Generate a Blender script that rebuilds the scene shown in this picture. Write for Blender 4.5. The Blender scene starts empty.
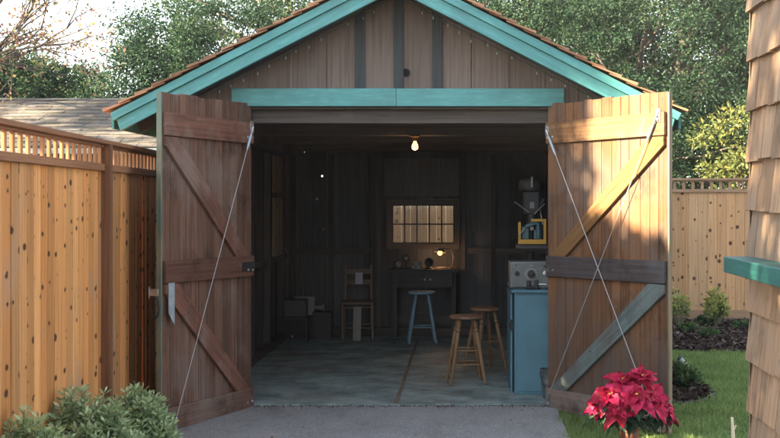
import bpy, math, random
import numpy as np
from mathutils import Vector, Matrix
random.seed(7); rng = np.random.default_rng(7)
sc = bpy.context.scene
col = sc.collection
R = math.radians

# ------------------------------------------------------------------ helpers
def V(*a): return Vector(a)

class MB:
    """collects boards, tubes, lathes; builds ONE mesh object"""
    def __init__(self): self.v=[]; self.f=[]; self.uv=[]; self.r=[]; self.m=[]; self.sm=[]
    def add(self, vs, fs, uvs, rnd=None, mi=0, smooth=False):
        o=len(self.v); self.v.extend([tuple(p) for p in vs])
        rnd = random.random() if rnd is None else rnd
        for f in fs:
            self.f.append([o+i for i in f]); self.uv.extend([uvs[i] for i in f]); self.r.append(rnd); self.m.append(mi); self.sm.append(smooth)
    def board(self, p0, p1, w, t, n=(0,-1,0), rnd=None, mi=0, taper=1.0):
        p0=Vector(p0); p1=Vector(p1); d=p1-p0; L=d.length; d.normalize(); n=Vector(n)
        n=(n-d*n.dot(d)).normalized(); s=n.cross(d)
        ou,ov=random.random()*20,random.random()*20
        vs=[];uvs=[]
        for l,k in ((0,1),(L,taper)):
            for a,b in ((-1,-1),(1,-1),(1,1),(-1,1)):
                vs.append(p0+d*l+s*(a*w/2*k)+n*(b*t/2*k)); uvs.append((ou+a*w/2+b*t/2,ov+l))
        self.add(vs,[(3,2,1,0),(4,5,6,7),(0,1,5,4),(1,2,6,5),(2,3,7,6),(3,0,4,7)],uvs,rnd,mi)
    def box(self, x0,x1,y0,y1,z0,z1, rnd=None, mi=0):
        sx,sy,sz=x1-x0,y1-y0,z1-z0; cx,cy,cz=(x0+x1)/2,(y0+y1)/2,(z0+z1)/2
        if sx>=sy and sx>=sz: self.board((x0,cy,cz),(x1,cy,cz),sz,sy,(0,-1,0),rnd,mi)
        elif sy>=sz: self.board((cx,y0,cz),(cx,y1,cz),sz,sx,(1,0,0),rnd,mi)
        else: self.board((cx,cy,z0),(cx,cy,z1),sx,sy,(0,-1,0),rnd,mi)
    def tube(self, pts, r, seg=8, rnd=None, mi=0, cap=True):
        pts=[Vector(p) for p in pts]; n=len(pts); rs=r if hasattr(r,'__len__') else [r]*n
        vs=[];uvs=[];L=0;ref=None
        ou,ov=random.random()*20,random.random()*20
        for i,p in enumerate(pts):
            t=(pts[min(i+1,n-1)]-pts[max(i-1,0)]).normalized()
            if ref is None: ref=t.orthogonal().normalized()
            ref=(ref-t*ref.dot(t)); ref=ref.normalized() if ref.length>1e-6 else t.orthogonal().normalized()
            b=t.cross(ref)
            if i: L+=(p-pts[i-1]).length
            for k in range(seg):
                a=2*math.pi*k/seg; vs.append(p+(ref*math.cos(a)+b*math.sin(a))*rs[i]); uvs.append((ou+k/seg*2*math.pi*max(rs),ov+L))
        fs=[(i*seg+k,i*seg+(k+1)%seg,(i+1)*seg+(k+1)%seg,(i+1)*seg+k) for i in range(n-1) for k in range(seg)]
        if cap: fs+= [tuple(range(seg-1,-1,-1)), tuple((n-1)*seg+k for k in range(seg))]
        self.add(vs,fs,uvs,rnd,mi,True)
    def lathe(self, prof, c=(0,0,0), seg=24, axis='z', rnd=None, mi=0, dirv=None):
        """prof: list of (radius, height)"""
        q=Matrix.Identity(3) if dirv is None else Vector((0,0,1)).rotation_difference(Vector(dirv)).to_matrix()
        vs=[];uvs=[];c=Vector(c)
        for r,h in prof:
            for k in range(seg):
                a=2*math.pi*k/seg; vs.append(c+q@Vector((r*math.cos(a),r*math.sin(a),h))); uvs.append((k/seg,h))
        n=len(prof)
        fs=[(i*seg+k,i*seg+(k+1)%seg,(i+1)*seg+(k+1)%seg,(i+1)*seg+k) for i in range(n-1) for k in range(seg)]
        if prof[0][0]>1e-4: fs.append(tuple(range(seg-1,-1,-1)))
        if prof[-1][0]>1e-4: fs.append(tuple((n-1)*seg+k for k in range(seg)))
        self.add(vs,fs,uvs,rnd,mi,True)
    def poly(self, pts, rnd=None, mi=0):
        self.add(pts,[tuple(range(len(pts)))],[(p[0],p[1]) for p in pts],rnd,mi)
    def build(self, name, mats, parent=None, bevel=0, loc=None, autos=False):
        me=bpy.data.meshes.new(name)
        me.from_pydata(self.v,[],self.f)
        uvl=me.uv_layers.new(name='UVMap'); uvl.data.foreach_set('uv',np.array(self.uv,dtype=np.float32).ravel())
        at=me.attributes.new('rnd','FLOAT','FACE'); at.data.foreach_set('value',np.array(self.r,dtype=np.float32))
        mats=mats if isinstance(mats,(list,tuple)) else [mats]
        for m in mats: me.materials.append(m)
        me.polygons.foreach_set('material_index',np.array(self.m,dtype=np.int32))
        me.polygons.foreach_set('use_smooth',np.array(self.sm,dtype=bool))
        if any(self.sm):
            try: me.set_sharp_from_angle(angle=R(50))
            except Exception: pass
        me.update()
        o=bpy.data.objects.new(name,me); col.objects.link(o)
        if parent: o.parent=parent
        if loc: o.location=loc
        if bevel:
            b=o.modifiers.new('bevel','BEVEL'); b.width=bevel; b.segments=2; b.limit_method='ANGLE'; b.angle_limit=R(40)
        return o

def tag(o,label=None,cat=None,group=None,kind=None):
    if label: o['label']=label
    if cat: o['category']=cat
    if group: o['group']=group
    if kind: o['kind']=kind
    return o
def empty(name,loc=(0,0,0),rz=0,label=None,cat=None,group=None):
    o=bpy.data.objects.new(name,None); col.objects.link(o); o.location=loc; o.rotation_euler=(0,0,rz); o.empty_display_size=.1
    return tag(o,label,cat,group)

def raw_mesh(name,verts,tris,mat,parent=None,rnd=None,uv=None,smooth=False):
    """verts (N,3), tris (M,k) numpy"""
    me=bpy.data.meshes.new(name); k=tris.shape[1]
    me.vertices.add(len(verts)); me.vertices.foreach_set('co',verts.astype(np.float32).ravel())
    me.loops.add(tris.size); me.loops.foreach_set('vertex_index',tris.astype(np.int32).ravel())
    me.polygons.add(len(tris)); me.polygons.foreach_set('loop_start',np.arange(0,tris.size,k,dtype=np.int32))
    me.polygons.foreach_set('loop_total',np.full(len(tris),k,dtype=np.int32))
    if smooth: me.polygons.foreach_set('use_smooth',np.ones(len(tris),dtype=bool))
    me.update(calc_edges=True)
    if rnd is not None:
        at=me.attributes.new('rnd','FLOAT','FACE'); at.data.foreach_set('value',rnd.astype(np.float32))
    me.materials.append(mat); me.validate()
    o=bpy.data.objects.new(name,me); col.objects.link(o)
    if parent: o.parent=parent
    return o

def unit(a): return a/np.maximum(np.linalg.norm(a,axis=1,keepdims=True),1e-9)
def leaves(name,c,d,L,W,mat,parent=None,rnd=None,fold=.18,at=.45):
    """N folded pointed leaves: base c, direction d, length L, width W"""
    n=len(c); d=unit(d); a=rng.normal(size=(n,3)); s=unit(np.cross(d,a)); nn=np.cross(s,d)
    L=np.broadcast_to(L,(n,))[:,None]; W=np.broadcast_to(W,(n,))[:,None]
    mid=c+d*L*at
    v=np.stack([c,mid+s*W/2+nn*W*fold,c+d*L,mid-s*W/2+nn*W*fold],axis=1).reshape(-1,3)
    b=np.arange(n)*4
    t=np.stack([np.stack([b,b+1,b+2],1),np.stack([b,b+2,b+3],1)],1).reshape(-1,3)
    rnd=rng.random(n) if rnd is None else rnd
    return raw_mesh(name,v,t,mat,parent,np.repeat(rnd,2))

# ------------------------------------------------------------------ materials
def nmat(name):
    m=bpy.data.materials.new(name); m.use_nodes=True; nt=m.node_tree; nt.nodes.clear()
    out=nt.nodes.new('ShaderNodeOutputMaterial'); p=nt.nodes.new('ShaderNodeBsdfPrincipled')
    nt.links.new(p.outputs[0],out.inputs[0]); return m,nt,p,out
def nd(nt,t,**k):
    n=nt.nodes.new('ShaderNode'+t)
    for a,b in k.items(): setattr(n,a,b)
    return n
def ln(nt,a,b): nt.links.new(a,b)
def ramp(nt,fac,stops):
    r=nd(nt,'ValToRGB'); e=r.color_ramp.elements
    while len(e)<len(stops): e.new(.5)
    for i,(p,c) in enumerate(stops): e[i].position=p; e[i].color=(*c,1) if len(c)==3 else c
    ln(nt,fac,r.inputs[0]); return r.outputs[0]
def mix(nt,a,b,fac,mode='MIX'):
    m=nd(nt,'Mix',data_type='RGBA',blend_type=mode)
    for s,x in ((m.inputs[0],fac),(m.inputs[6],a),(m.inputs[7],b)):
        if hasattr(x,'is_linked'): ln(nt,x,s)
        else: s.default_value = x if not isinstance(x,tuple) else (*x,1)
    return m.outputs[2]
def mth(nt,op,a,b=0.0,clamp=False):
    m=nd(nt,'Math',operation=op,use_clamp=clamp)
    for s,x in ((m.inputs[0],a),(m.inputs[1],b)):
        if hasattr(x,'is_linked'): ln(nt,x,s)
        else: s.default_value=x
    return m.outputs[0]
def noise(nt,vec,scale,detail=4,rough=.55):
    n=nd(nt,'TexNoise'); n.inputs['Scale'].default_value=scale; n.inputs['Detail'].default_value=detail; n.inputs['Roughness'].default_value=rough
    if vec is not None: ln(nt,vec,n.inputs['Vector'])
    return n.outputs['Fac']
def mapping(nt,vec,scale,loc=(0,0,0)):
    m=nd(nt,'Mapping'); m.inputs['Scale'].default_value=scale; m.inputs['Location'].default_value=loc; ln(nt,vec,m.inputs['Vector']); return m.outputs[0]
def bump(nt,p,h,strength=.3,dist=.01):
    b=nd(nt,'Bump'); b.inputs['Strength'].default_value=strength; b.inputs['Distance'].default_value=dist; ln(nt,h,b.inputs['Height']); ln(nt,b.outputs[0],p.inputs['Normal'])

def wood(name,base,dark,knots=0,vary=.3,rough=.75,grain=(45,1.1),worn=None,wornamt=.5,streak=None,bumpS=.35,warm=None,wornscale=2.2,scuff=None,kscale=(9.5,8.0,1),low_tone=None):
    m,nt,p,_=nmat(name)
    uv=nd(nt,'TexCoord').outputs['UV']; ob=nd(nt,'TexCoord').outputs['Object']
    g=noise(nt,mapping(nt,uv,(grain[0],grain[1],1)),1,6,.65)
    c=ramp(nt,g,[(.3,dark),(.52,base),(.75,tuple(min(1,x*1.18) for x in base))])
    rn=nd(nt,'Attribute',attribute_name='rnd').outputs['Fac']
    val=mth(nt,'ADD',mth(nt,'MULTIPLY',rn,vary*2),1-vary)
    if warm is not None:
        r2=mth(nt,'FRACT',mth(nt,'MULTIPLY',rn,7.31)); c=mix(nt,c,mix(nt,c,warm,1.0,'MULTIPLY'),r2)
    hs=nd(nt,'HueSaturation'); ln(nt,c,hs.inputs['Color']); ln(nt,val,hs.inputs['Value']); c=hs.outputs[0]
    big=noise(nt,mapping(nt,ob,(1,1,.6)),wornscale,5,.6)
    if worn is not None:
        f=ramp(nt,big,[(.62-.28*wornamt,(0,0,0)),(.74-.2*wornamt,(1,1,1))])
        f2=mth(nt,'MULTIPLY',f,mth(nt,'ADD',mth(nt,'MULTIPLY',g,1.1),.1),True)
        c=mix(nt,c,worn,f2)
    if streak is not None:
        s=noise(nt,mapping(nt,uv,(9,.25,1)),1,3,.6); c=mix(nt,c,streak,mth(nt,'MULTIPLY',ramp(nt,s,[(.55,(0,0,0)),(.75,(1,1,1))]),.6))
    if low_tone is not None:  # greyer, darker tone towards the bottom, with a noisy upper edge
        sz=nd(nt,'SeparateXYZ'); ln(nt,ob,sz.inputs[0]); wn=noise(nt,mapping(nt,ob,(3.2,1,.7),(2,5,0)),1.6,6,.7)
        wm=mth(nt,'MULTIPLY',mth(nt,'SUBTRACT',mth(nt,'ADD',low_tone[1],mth(nt,'MULTIPLY',mth(nt,'SUBTRACT',wn,.5),2.6)),sz.outputs[2]),1.4,True)
        c=mix(nt,c,mix(nt,low_tone[0],c,.38),mth(nt,'MULTIPLY',wm,.8))
    if scuff is not None:
        q=noise(nt,mapping(nt,uv,(16,2.6,1),(4,2,0)),1,7,.78); c=mix(nt,c,scuff,mth(nt,'MULTIPLY',ramp(nt,q,[(.58,(0,0,0)),(.70,(1,1,1))]),.55))
        q2=noise(nt,mapping(nt,ob,(1,1,.8),(7,3,1)),2.6,6,.7); c=mix(nt,c,(.35,.33,.32),ramp(nt,q2,[(.54,(0,0,0)),(.70,(.85,.85,.85))]),'MULTIPLY')
        q3=noise(nt,mapping(nt,uv,(34,12,1),(1,9,0)),1,2,.5); c=mix(nt,c,(.02,.016,.014),mth(nt,'MULTIPLY',mth(nt,'GREATER_THAN',q3,.745),.8))
    if knots:
        vo=nd(nt,'TexVoronoi',feature='F1',voronoi_dimensions='2D'); vo.inputs['Scale'].default_value=1; ln(nt,mapping(nt,uv,kscale),vo.inputs['Vector'])
        wob=mth(nt,'ADD',vo.outputs['Distance'],mth(nt,'MULTIPLY',mth(nt,'SUBTRACT',noise(nt,mapping(nt,uv,(60,30,1)),1,2),.5),.12))
        sp=nd(nt,'SeparateColor'); ln(nt,vo.outputs['Color'],sp.inputs[0])
        rad=mth(nt,'MULTIPLY',mth(nt,'POWER',mth(nt,'MAXIMUM',mth(nt,'SUBTRACT',sp.outputs[0],.34),0),1.7),.58*knots)
        k=mth(nt,'MULTIPLY',mth(nt,'SUBTRACT',rad,wob),14,True)
        halo=mth(nt,'MULTIPLY',mth(nt,'SUBTRACT',mth(nt,'ADD',rad,.10),wob),5,True)
        rad=mth(nt,'MULTIPLY',rad,1.0); c=mix(nt,c,tuple(x*.6 for x in dark),mth(nt,'MULTIPLY',halo,.45)); c=mix(nt,c,(.045,.022,.013),mth(nt,'MULTIPLY',k,.92))
    ln(nt,c,p.inputs['Base Color']); p.inputs['Roughness'].default_value=rough
    p.inputs['Specular IOR Level'].default_value=.25
    bump(nt,p,g,bumpS,.006); return m

def plain(name,c,rough=.6,metal=0,var=.15,scale=14,bumpS=.0,dirt=None):
    m,nt,p,_=nmat(name); ob=nd(nt,'TexCoord').outputs['Object']
    n=noise(nt,ob,scale,5,.6)
    cc=ramp(nt,n,[(.3,tuple(x*(1-var) for x in c)),(.7,tuple(min(1,x*(1+var)) for x in c))])
    if dirt is not None:
        n2=noise(nt,ob,scale*.35,5,.65); cc=mix(nt,cc,dirt,ramp(nt,n2,[(.5,(0,0,0)),(.68,(1,1,1))]))
    ln(nt,cc,p.inputs['Base Color']); p.inputs['Metallic'].default_value=metal
    ln(nt,mth(nt,'ADD',mth(nt,'MULTIPLY',n,.25),rough-.12),p.inputs['Roughness'])
    if bumpS: bump(nt,p,n,bumpS,.01)
    return m

def leafmat(name,stops,trans=.35,rough=.55,spec=.15):
    m,nt,p,out=nmat(name)
    rn=nd(nt,'Attribute',attribute_name='rnd').outputs['Fac']
    c=ramp(nt,rn,stops); ln(nt,c,p.inputs['Base Color']); p.inputs['Roughness'].default_value=rough; p.inputs['Specular IOR Level'].default_value=spec
    t=nd(nt,'BsdfTranslucent'); ln(nt,mix(nt,c,(.9,1.0,.35),.35,'MULTIPLY'),t.inputs[0])
    ms=nd(nt,'MixShader'); ms.inputs[0].default_value=trans; ln(nt,p.outputs[0],ms.inputs[1]); ln(nt,t.outputs[0],ms.inputs[2]); ln(nt,ms.outputs[0],out.inputs[0])
    return m
def bractmat(name,stops,vein,trans=.15):
    m,nt,p,out=nmat(name); uv=nd(nt,'TexCoord').outputs['UV']; sx=nd(nt,'SeparateXYZ'); ln(nt,uv,sx.inputs[0])
    rn=nd(nt,'Attribute',attribute_name='rnd').outputs['Fac']; c=ramp(nt,rn,stops)
    au=mth(nt,'ABSOLUTE',sx.outputs[0]); mid=mth(nt,'LESS_THAN',au,.0012)
    sv=mth(nt,'FRACT',mth(nt,'SUBTRACT',mth(nt,'MULTIPLY',sx.outputs[1],70),mth(nt,'MULTIPLY',au,55))); sv=mth(nt,'LESS_THAN',sv,.14)
    n=noise(nt,nd(nt,'TexCoord').outputs['Object'],38,3,.6); c=mix(nt,c,mix(nt,c,(.45,.4,.4),1.0,'MULTIPLY'),ramp(nt,n,[(.45,(0,0,0)),(.7,(1,1,1))]))
    c=mix(nt,c,vein,mth(nt,'MULTIPLY',mth(nt,'MAXIMUM',mid,mth(nt,'MULTIPLY',sv,.45)),.55)); ln(nt,c,p.inputs['Base Color']); p.inputs['Roughness'].default_value=.5; p.inputs['Specular IOR Level'].default_value=.25
    bump(nt,p,mth(nt,'SUBTRACT',1.0,mth(nt,'MAXIMUM',mid,sv)),.5,.004)
    t=nd(nt,'BsdfTranslucent'); ln(nt,c,t.inputs[0]); ms=nd(nt,'MixShader'); ms.inputs[0].default_value=trans; ln(nt,p.outputs[0],ms.inputs[1]); ln(nt,t.outputs[0],ms.inputs[2]); ln(nt,ms.outputs[0],out.inputs[0]); return m
def emis(name,c,s):
    m,nt,p,out=nmat(name); p.inputs['Base Color'].default_value=(*c,1); p.inputs['Emission Color'].default_value=(*c,1); p.inputs['Emission Strength'].default_value=s; return m
def glassmat(name):
    m,nt,p,out=nmat(name); t=nd(nt,'BsdfTransparent'); t.inputs[0].default_value=(.80,.77,.72,1); g=nd(nt,'BsdfGlossy'); g.inputs['Roughness'].default_value=.04
    f=nd(nt,'Fresnel'); f.inputs[0].default_value=1.45; ms=nd(nt,'MixShader'); ln(nt,f.outputs[0],ms.inputs[0]); ln(nt,t.outputs[0],ms.inputs[1]); ln(nt,g.outputs[0],ms.inputs[2]); ln(nt,ms.outputs[0],out.inputs[0]); return m

M={}
M['cedar']=wood('new_cedar',(.55,.282,.108),(.34,.16,.056),knots=1.0,kscale=(7,10.5,1),vary=.26,worn=(.40,.24,.14),wornamt=.25,warm=(1.0,.84,.68),rough=.6)
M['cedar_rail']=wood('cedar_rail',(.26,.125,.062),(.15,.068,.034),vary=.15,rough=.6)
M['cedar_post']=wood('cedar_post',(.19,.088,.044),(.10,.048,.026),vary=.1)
M['cedar_lattice']=wood('cedar_lattice',(.44,.215,.10),(.32,.14,.06),vary=.15,rough=.6)
M['cedar_pale']=wood('pale_cedar',(.42,.265,.14),(.29,.17,.085),knots=1.0,vary=.16,warm=(1,.92,.85))
M['cedar_pale_rail']=wood('pale_cedar_rail',(.30,.19,.115),(.2,.12,.07),vary=.15)
M['door_red']=wood('red_brown_door_boards',(.155,.085,.058),(.056,.031,.023),vary=.42,rough=.75,worn=(.19,.145,.125),wornamt=.45,scuff=(.20,.15,.125),streak=(.03,.02,.018))
M['rail_red']=wood('red_brown_rail',(.14,.066,.046),(.066,.031,.022),vary=.25,worn=(.23,.17,.145),wornamt=.5,scuff=(.24,.18,.15))
M['rail_dull']=wood('dull_worn_rail',(.13,.078,.058),(.06,.035,.028),vary=.15,worn=(.2,.16,.135),wornamt=.6,scuff=(.24,.2,.17))
M['door_brown']=wood('brown_door_boards',(.160,.078,.036),(.082,.037,.018),vary=.30,worn=(.105,.088,.078),wornamt=.65,low_tone=((.082,.064,.054),1.0),scuff=(.21,.155,.11),streak=(.06,.035,.022))
M['brace_gold']=wood('golden_brace',(.21,.112,.044),(.12,.058,.022),vary=.15,scuff=(.25,.14,.058))
M['rail_gold']=wood('golden_rail',(.21,.112,.052),(.12,.062,.028),vary=.1,worn=(.32,.24,.16),wornamt=.3,scuff=(.3,.2,.11))
M['rail_dark']=wood('dark_weathered_rail',(.068,.056,.055),(.03,.026,.027),vary=.1,worn=(.10,.105,.112),wornamt=.5,scuff=(.13,.125,.125))
M['brace_teal']=wood('faded_teal_brace',(.115,.10,.088),(.06,.045,.038),vary=.1,worn=(.13,.195,.195),wornamt=.95,wornscale=1.6,scuff=(.11,.09,.075))
M['rail_grey']=wood('greyed_bottom_rail',(.17,.125,.105),(.08,.06,.05),vary=.12,worn=(.2,.175,.155),wornamt=.5,scuff=(.24,.2,.17))
M['gable']=wood('brown_gable_boards',(.145,.118,.104),(.092,.071,.061),vary=.16,worn=(.16,.135,.125),wornamt=.3)
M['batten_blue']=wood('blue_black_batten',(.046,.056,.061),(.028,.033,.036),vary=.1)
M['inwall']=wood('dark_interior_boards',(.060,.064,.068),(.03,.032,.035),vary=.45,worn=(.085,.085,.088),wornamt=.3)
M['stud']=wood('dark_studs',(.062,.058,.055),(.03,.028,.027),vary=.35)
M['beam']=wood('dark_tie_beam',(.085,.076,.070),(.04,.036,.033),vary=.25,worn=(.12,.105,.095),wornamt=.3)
M['shingle_roof']=wood('red_brown_roof_shingle',(.30,.165,.10),(.17,.085,.05),vary=.35,grain=(25,3))
M['grey_roof']=wood('grey_brown_shingles',(.118,.112,.102),(.075,.071,.066),vary=.3,grain=(14,14),warm=(1.0,.93,.84),rough=.9)
M['house_shingle']=wood('cedar_wall_shingle',(.25,.178,.118),(.14,.092,.057),vary=.24,grain=(32,1.6),warm=(1,.88,.78),worn=(.19,.155,.122),wornamt=.5,scuff=(.31,.235,.165),bumpS=.6)
M['patch']=wood('pale_patch_board',(.22,.185,.155),(.13,.11,.09),knots=1.0,vary=.12)
M['panel']=wood('grey_panel_boards',(.10,.099,.098),(.06,.059,.059),vary=.15)
M['stool_wood']=wood('stool_wood',(.20,.118,.06),(.10,.055,.028),vary=.15,rough=.45)
M['stool_seat']=wood('stool_seat_wood',(.17,.09,.05),(.09,.045,.026),vary=.1,rough=.4)
M['joint']=wood('joint_wood',(.19,.155,.12),(.10,.08,.065),vary=.1)
M['chair_wood']=wood('old_chair_wood',(.15,.12,.095),(.08,.06,.05),vary=.15)
M['plank_pale']=wood('pale_plank',(.24,.225,.21),(.16,.15,.14),vary=.08)
M['edge_tan']=wood('tan_door_edge',(.22,.175,.115),(.12,.10,.07),vary=.1)
M['edge']=wood('door_edge',(.10,.15,.125),(.05,.08,.07),vary=.1,worn=(.24,.21,.13),wornamt=.6)
def paint(name,c,wear,amt=.35,rough=.55):
    m,nt,p,_=nmat(name); uv=nd(nt,'TexCoord').outputs['UV']; ob=nd(nt,'TexCoord').outputs['Object']
    g=noise(nt,mapping(nt,uv,(50,1.6,1)),1,6,.65); b=noise(nt,ob,3.0,5,.65)
    cc=ramp(nt,g,[(.3,tuple(x*.78 for x in c)),(.6,c)])
    f=mth(nt,'MULTIPLY',ramp(nt,b,[(.50,(0,0,0)),(.70,(1,1,1))]),mth(nt,'MULTIPLY',g,amt*2),True)
    d2=noise(nt,mapping(nt,uv,(26,3.2,1)),1,7,.75); cc=mix(nt,cc,tuple(min(1,x*1.35+.02) for x in c),mth(nt,'MULTIPLY',ramp(nt,d2,[(.48,(0,0,0)),(.62,(1,1,1))]),.5))
    ch=mth(nt,'GREATER_THAN',d2,.672); cc=mix(nt,cc,(.12,.10,.085),mth(nt,'MULTIPLY',ch,.8))
    ln(nt,mix(nt,cc,wear,f),p.inputs['Base Color']); p.inputs['Roughness'].default_value=rough; bump(nt,p,g,.25,.004); return m
M['teal']=paint('teal_paint',(.065,.255,.262),(.05,.15,.155),.5)
M['teal_dark']=paint('sill_green_paint',(.010,.095,.082),(.02,.075,.066),.3,.55)
M['blue_paint']=plain('blue_cabinet_paint',(.066,.172,.225),.55,var=.12,scale=6,dirt=(.06,.145,.19))
M['stool_blue']=plain('blue_stool_paint',(.15,.27,.36),.5,var=.15)
M['steel']=plain('dull_steel',(.45,.46,.47),.45,1,var=.2,scale=20)
M['galv']=plain('galvanised_steel',(.20,.23,.24),.5,.7,var=.25,scale=12)
M['cable']=plain('cable_wire',(.36,.37,.37),.5,.3,var=.1)
M['cable_blue']=plain('blue_sleeve',(.34,.43,.52),.4,.2,var=.1)
M['strap']=plain('painted_strap',(.30,.36,.40),.5,.2,var=.2,scale=18)
M['black']=plain('black_iron',(.018,.019,.021),.6,.1,var=.3)
M['void']=plain('dark_hole',(.004,.004,.004),.95)
M['inst']=plain('grey_instrument',(.115,.128,.126),.45,.1,var=.12,scale=9,dirt=(.22,.24,.235))
M['motor']=plain('teal_motor',(.05,.12,.14),.5,var=.4,scale=30)
M['yellow']=plain('yellow_guard',(.46,.25,.02),.5,var=.12)
M['white']=plain('white_card',(.20,.20,.195),.7,var=.08)
M['paper']=plain('lilac_paper',(.33,.33,.40),.7,var=.05)
M['terracotta']=plain('terracotta',(.25,.095,.055),.75,var=.2,scale=9,bumpS=.1)
M['wirelight']=plain('light_string_wire',(.03,.07,.06),.5)
M['minibulb']=plain('clear_mini_bulb',(.30,.38,.37),.2,var=.05)
M['darkbox']=plain('dark_case',(.030,.032,.034),.5,var=.25)
M['bulb']=emis('lit_bulb',(1.0,.42,.12),.55)
M['lampglow']=emis('lamp_glow',(1.0,.36,.09),.5)
M['lampshade']=plain('lamp_shade_metal',(.06,.05,.045),.4,.4)
M['glass']=glassmat('window_glass')
M['white_stake']=plain('pale_stake',(.66,.56,.42),.7,var=.1)
M['greytube']=plain('grey_lamp_tube',(.22,.24,.22),.5,.3,var=.2)
M['edging']=plain('bed_edging',(.055,.05,.048),.7,var=.3)
M['bark']=plain('bark',(.075,.062,.052),.9,var=.35,scale=7,bumpS=.6)
M['bark_pale']=plain('pale_bark',(.22,.185,.155),.9,var=.25,scale=7,bumpS=.5)
M['stem']=plain('green_stem',(.14,.15,.08),.8,var=.2)
M['oak']=leafmat('oak_leaf',[(0,(.015,.040,.024)),(.45,(.026,.060,.034)),(.8,(.044,.084,.044)),(1,(.082,.122,.052))],.32,.5)
M['leaf_mid']=leafmat('bushy_leaf',[(0,(.017,.046,.027)),(.5,(.032,.074,.037)),(.85,(.068,.115,.042)),(1,(.135,.16,.048))],.36)
M['leaf_yellow']=leafmat('yellow_green_leaf',[(0,(.06,.085,.032)),(.5,(.12,.145,.045)),(1,(.26,.24,.07))],.35)
M['leaf_light']=leafmat('light_shrub_leaf',[(0,(.10,.14,.06)),(.5,(.20,.25,.09)),(1,(.42,.40,.12))],.35)
M['leaf_autumn']=leafmat('autumn_leaf',[(0,(.22,.10,.085)),(.45,(.28,.17,.13)),(.75,(.30,.22,.11)),(1,(.18,.20,.08))],.4)
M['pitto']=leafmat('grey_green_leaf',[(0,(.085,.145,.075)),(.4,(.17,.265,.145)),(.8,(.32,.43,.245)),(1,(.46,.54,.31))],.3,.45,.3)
M['bract']=bractmat('red_bract',[(0,(.30,.004,.025)),(.5,(.50,.008,.06)),(1,(.66,.03,.13))],(.20,.004,.02))
M['pleaf']=bractmat('dark_green_leaf',[(0,(.018,.05,.03)),(1,(.05,.11,.06))],(.09,.15,.09))
M['grassblade']=leafmat('grass_blade',[(0,(.12,.20,.075)),(.5,(.25,.34,.125)),(.85,(.38,.44,.18)),(1,(.48,.46,.28))],.45)
M['mulch']=leafmat('mulch_chip',[(0,(.022,.015,.012)),(.6,(.055,.038,.03)),(1,(.13,.10,.085))],.0,.9)
M['litter']=leafmat('dry_leaf',[(0,(.20,.10,.05)),(1,(.38,.22,.10))],.2,.8)
M['stamen']=plain('yellow_flower_centre',(.62,.45,.06),.6)

def ground_mat(name,c1,c2,scale=3,fine=120,rough=.95,bs=.4):
    m,nt,p,_=nmat(name); ob=nd(nt,'TexCoord').outputs['Object']
    a=noise(nt,ob,scale,5,.6); b=noise(nt,ob,fine,3,.7)
    c=ramp(nt,mth(nt,'ADD',mth(nt,'MULTIPLY',a,.55),mth(nt,'MULTIPLY',b,.45)),[(.36,c1),(.64,c2)])
    ln(nt,c,p.inputs['Base Color']); p.inputs['Roughness'].default_value=rough; bump(nt,p,b,bs,.01); return m
M['soil']=ground_mat('soil',(.045,.033,.025),(.11,.085,.065),2,40)
M['lawnbase']=ground_mat('lawn_soil',(.06,.085,.035),(.10,.13,.055),2,60)
def asphalt():
    m,nt,p,_=nmat('asphalt'); ob=nd(nt,'TexCoord').outputs['Object']
    a=noise(nt,ob,1.3,6,.62); b=noise(nt,ob,170,3,.65); st=noise(nt,mapping(nt,ob,(1.4,.5,1),(3,1,0)),1.5,5,.65)
    vo=nd(nt,'TexVoronoi',feature='F1'); vo.inputs['Scale'].default_value=120; ln(nt,ob,vo.inputs['Vector'])
    sp=nd(nt,'SeparateColor'); ln(nt,vo.outputs['Color'],sp.inputs[0])
    c=ramp(nt,a,[(.3,(.172,.182,.188)),(.7,(.252,.262,.266))])
    c=mix(nt,c,(.10,.10,.10),mth(nt,'MULTIPLY',ramp(nt,st,[(.52,(0,0,0)),(.68,(1,1,1))]),.45))
    c=mix(nt,c,(.40,.39,.37),mth(nt,'MULTIPLY',mth(nt,'GREATER_THAN',sp.outputs[0],.88),.5))
    c=mix(nt,c,(.06,.06,.06),mth(nt,'MULTIPLY',mth(nt,'LESS_THAN',sp.outputs[1],.16),.5))
    ln(nt,c,p.inputs['Base Color']); p.inputs['Roughness'].default_value=.9
    bump(nt,p,mth(nt,'ADD',vo.outputs['Distance'],b),.5,.005); return m
M['asphalt']=asphalt()
def slab():
    m,nt,p,_=nmat('stained_concrete'); ob=nd(nt,'TexCoord').outputs['Object']
    a=noise(nt,mapping(nt,ob,(.9,1.05,1)),2.3,7,.7); b=noise(nt,mapping(nt,ob,(1,1.5,1)),4.2,6,.72,); s=noise(nt,ob,1.1,5,.6)
    c=ramp(nt,a,[(.34,(.055,.075,.074)),(.47,(.145,.20,.20)),(.60,(.255,.33,.325))])
    c=mix(nt,c,(.34,.38,.36),mth(nt,'MULTIPLY',ramp(nt,b,[(.54,(0,0,0)),(.64,(1,1,1))]),.6))
    c=mix(nt,c,(.16,.115,.09),mth(nt,'MULTIPLY',ramp(nt,s,[(.52,(0,0,0)),(.66,(1,1,1))]),.55))
    ln(nt,c,p.inputs['Base Color']); ln(nt,mth(nt,'ADD',mth(nt,'MULTIPLY',b,.35),.42),p.inputs['Roughness']); bump(nt,p,b,.15,.01); return m
M['slab']=slab()

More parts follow.
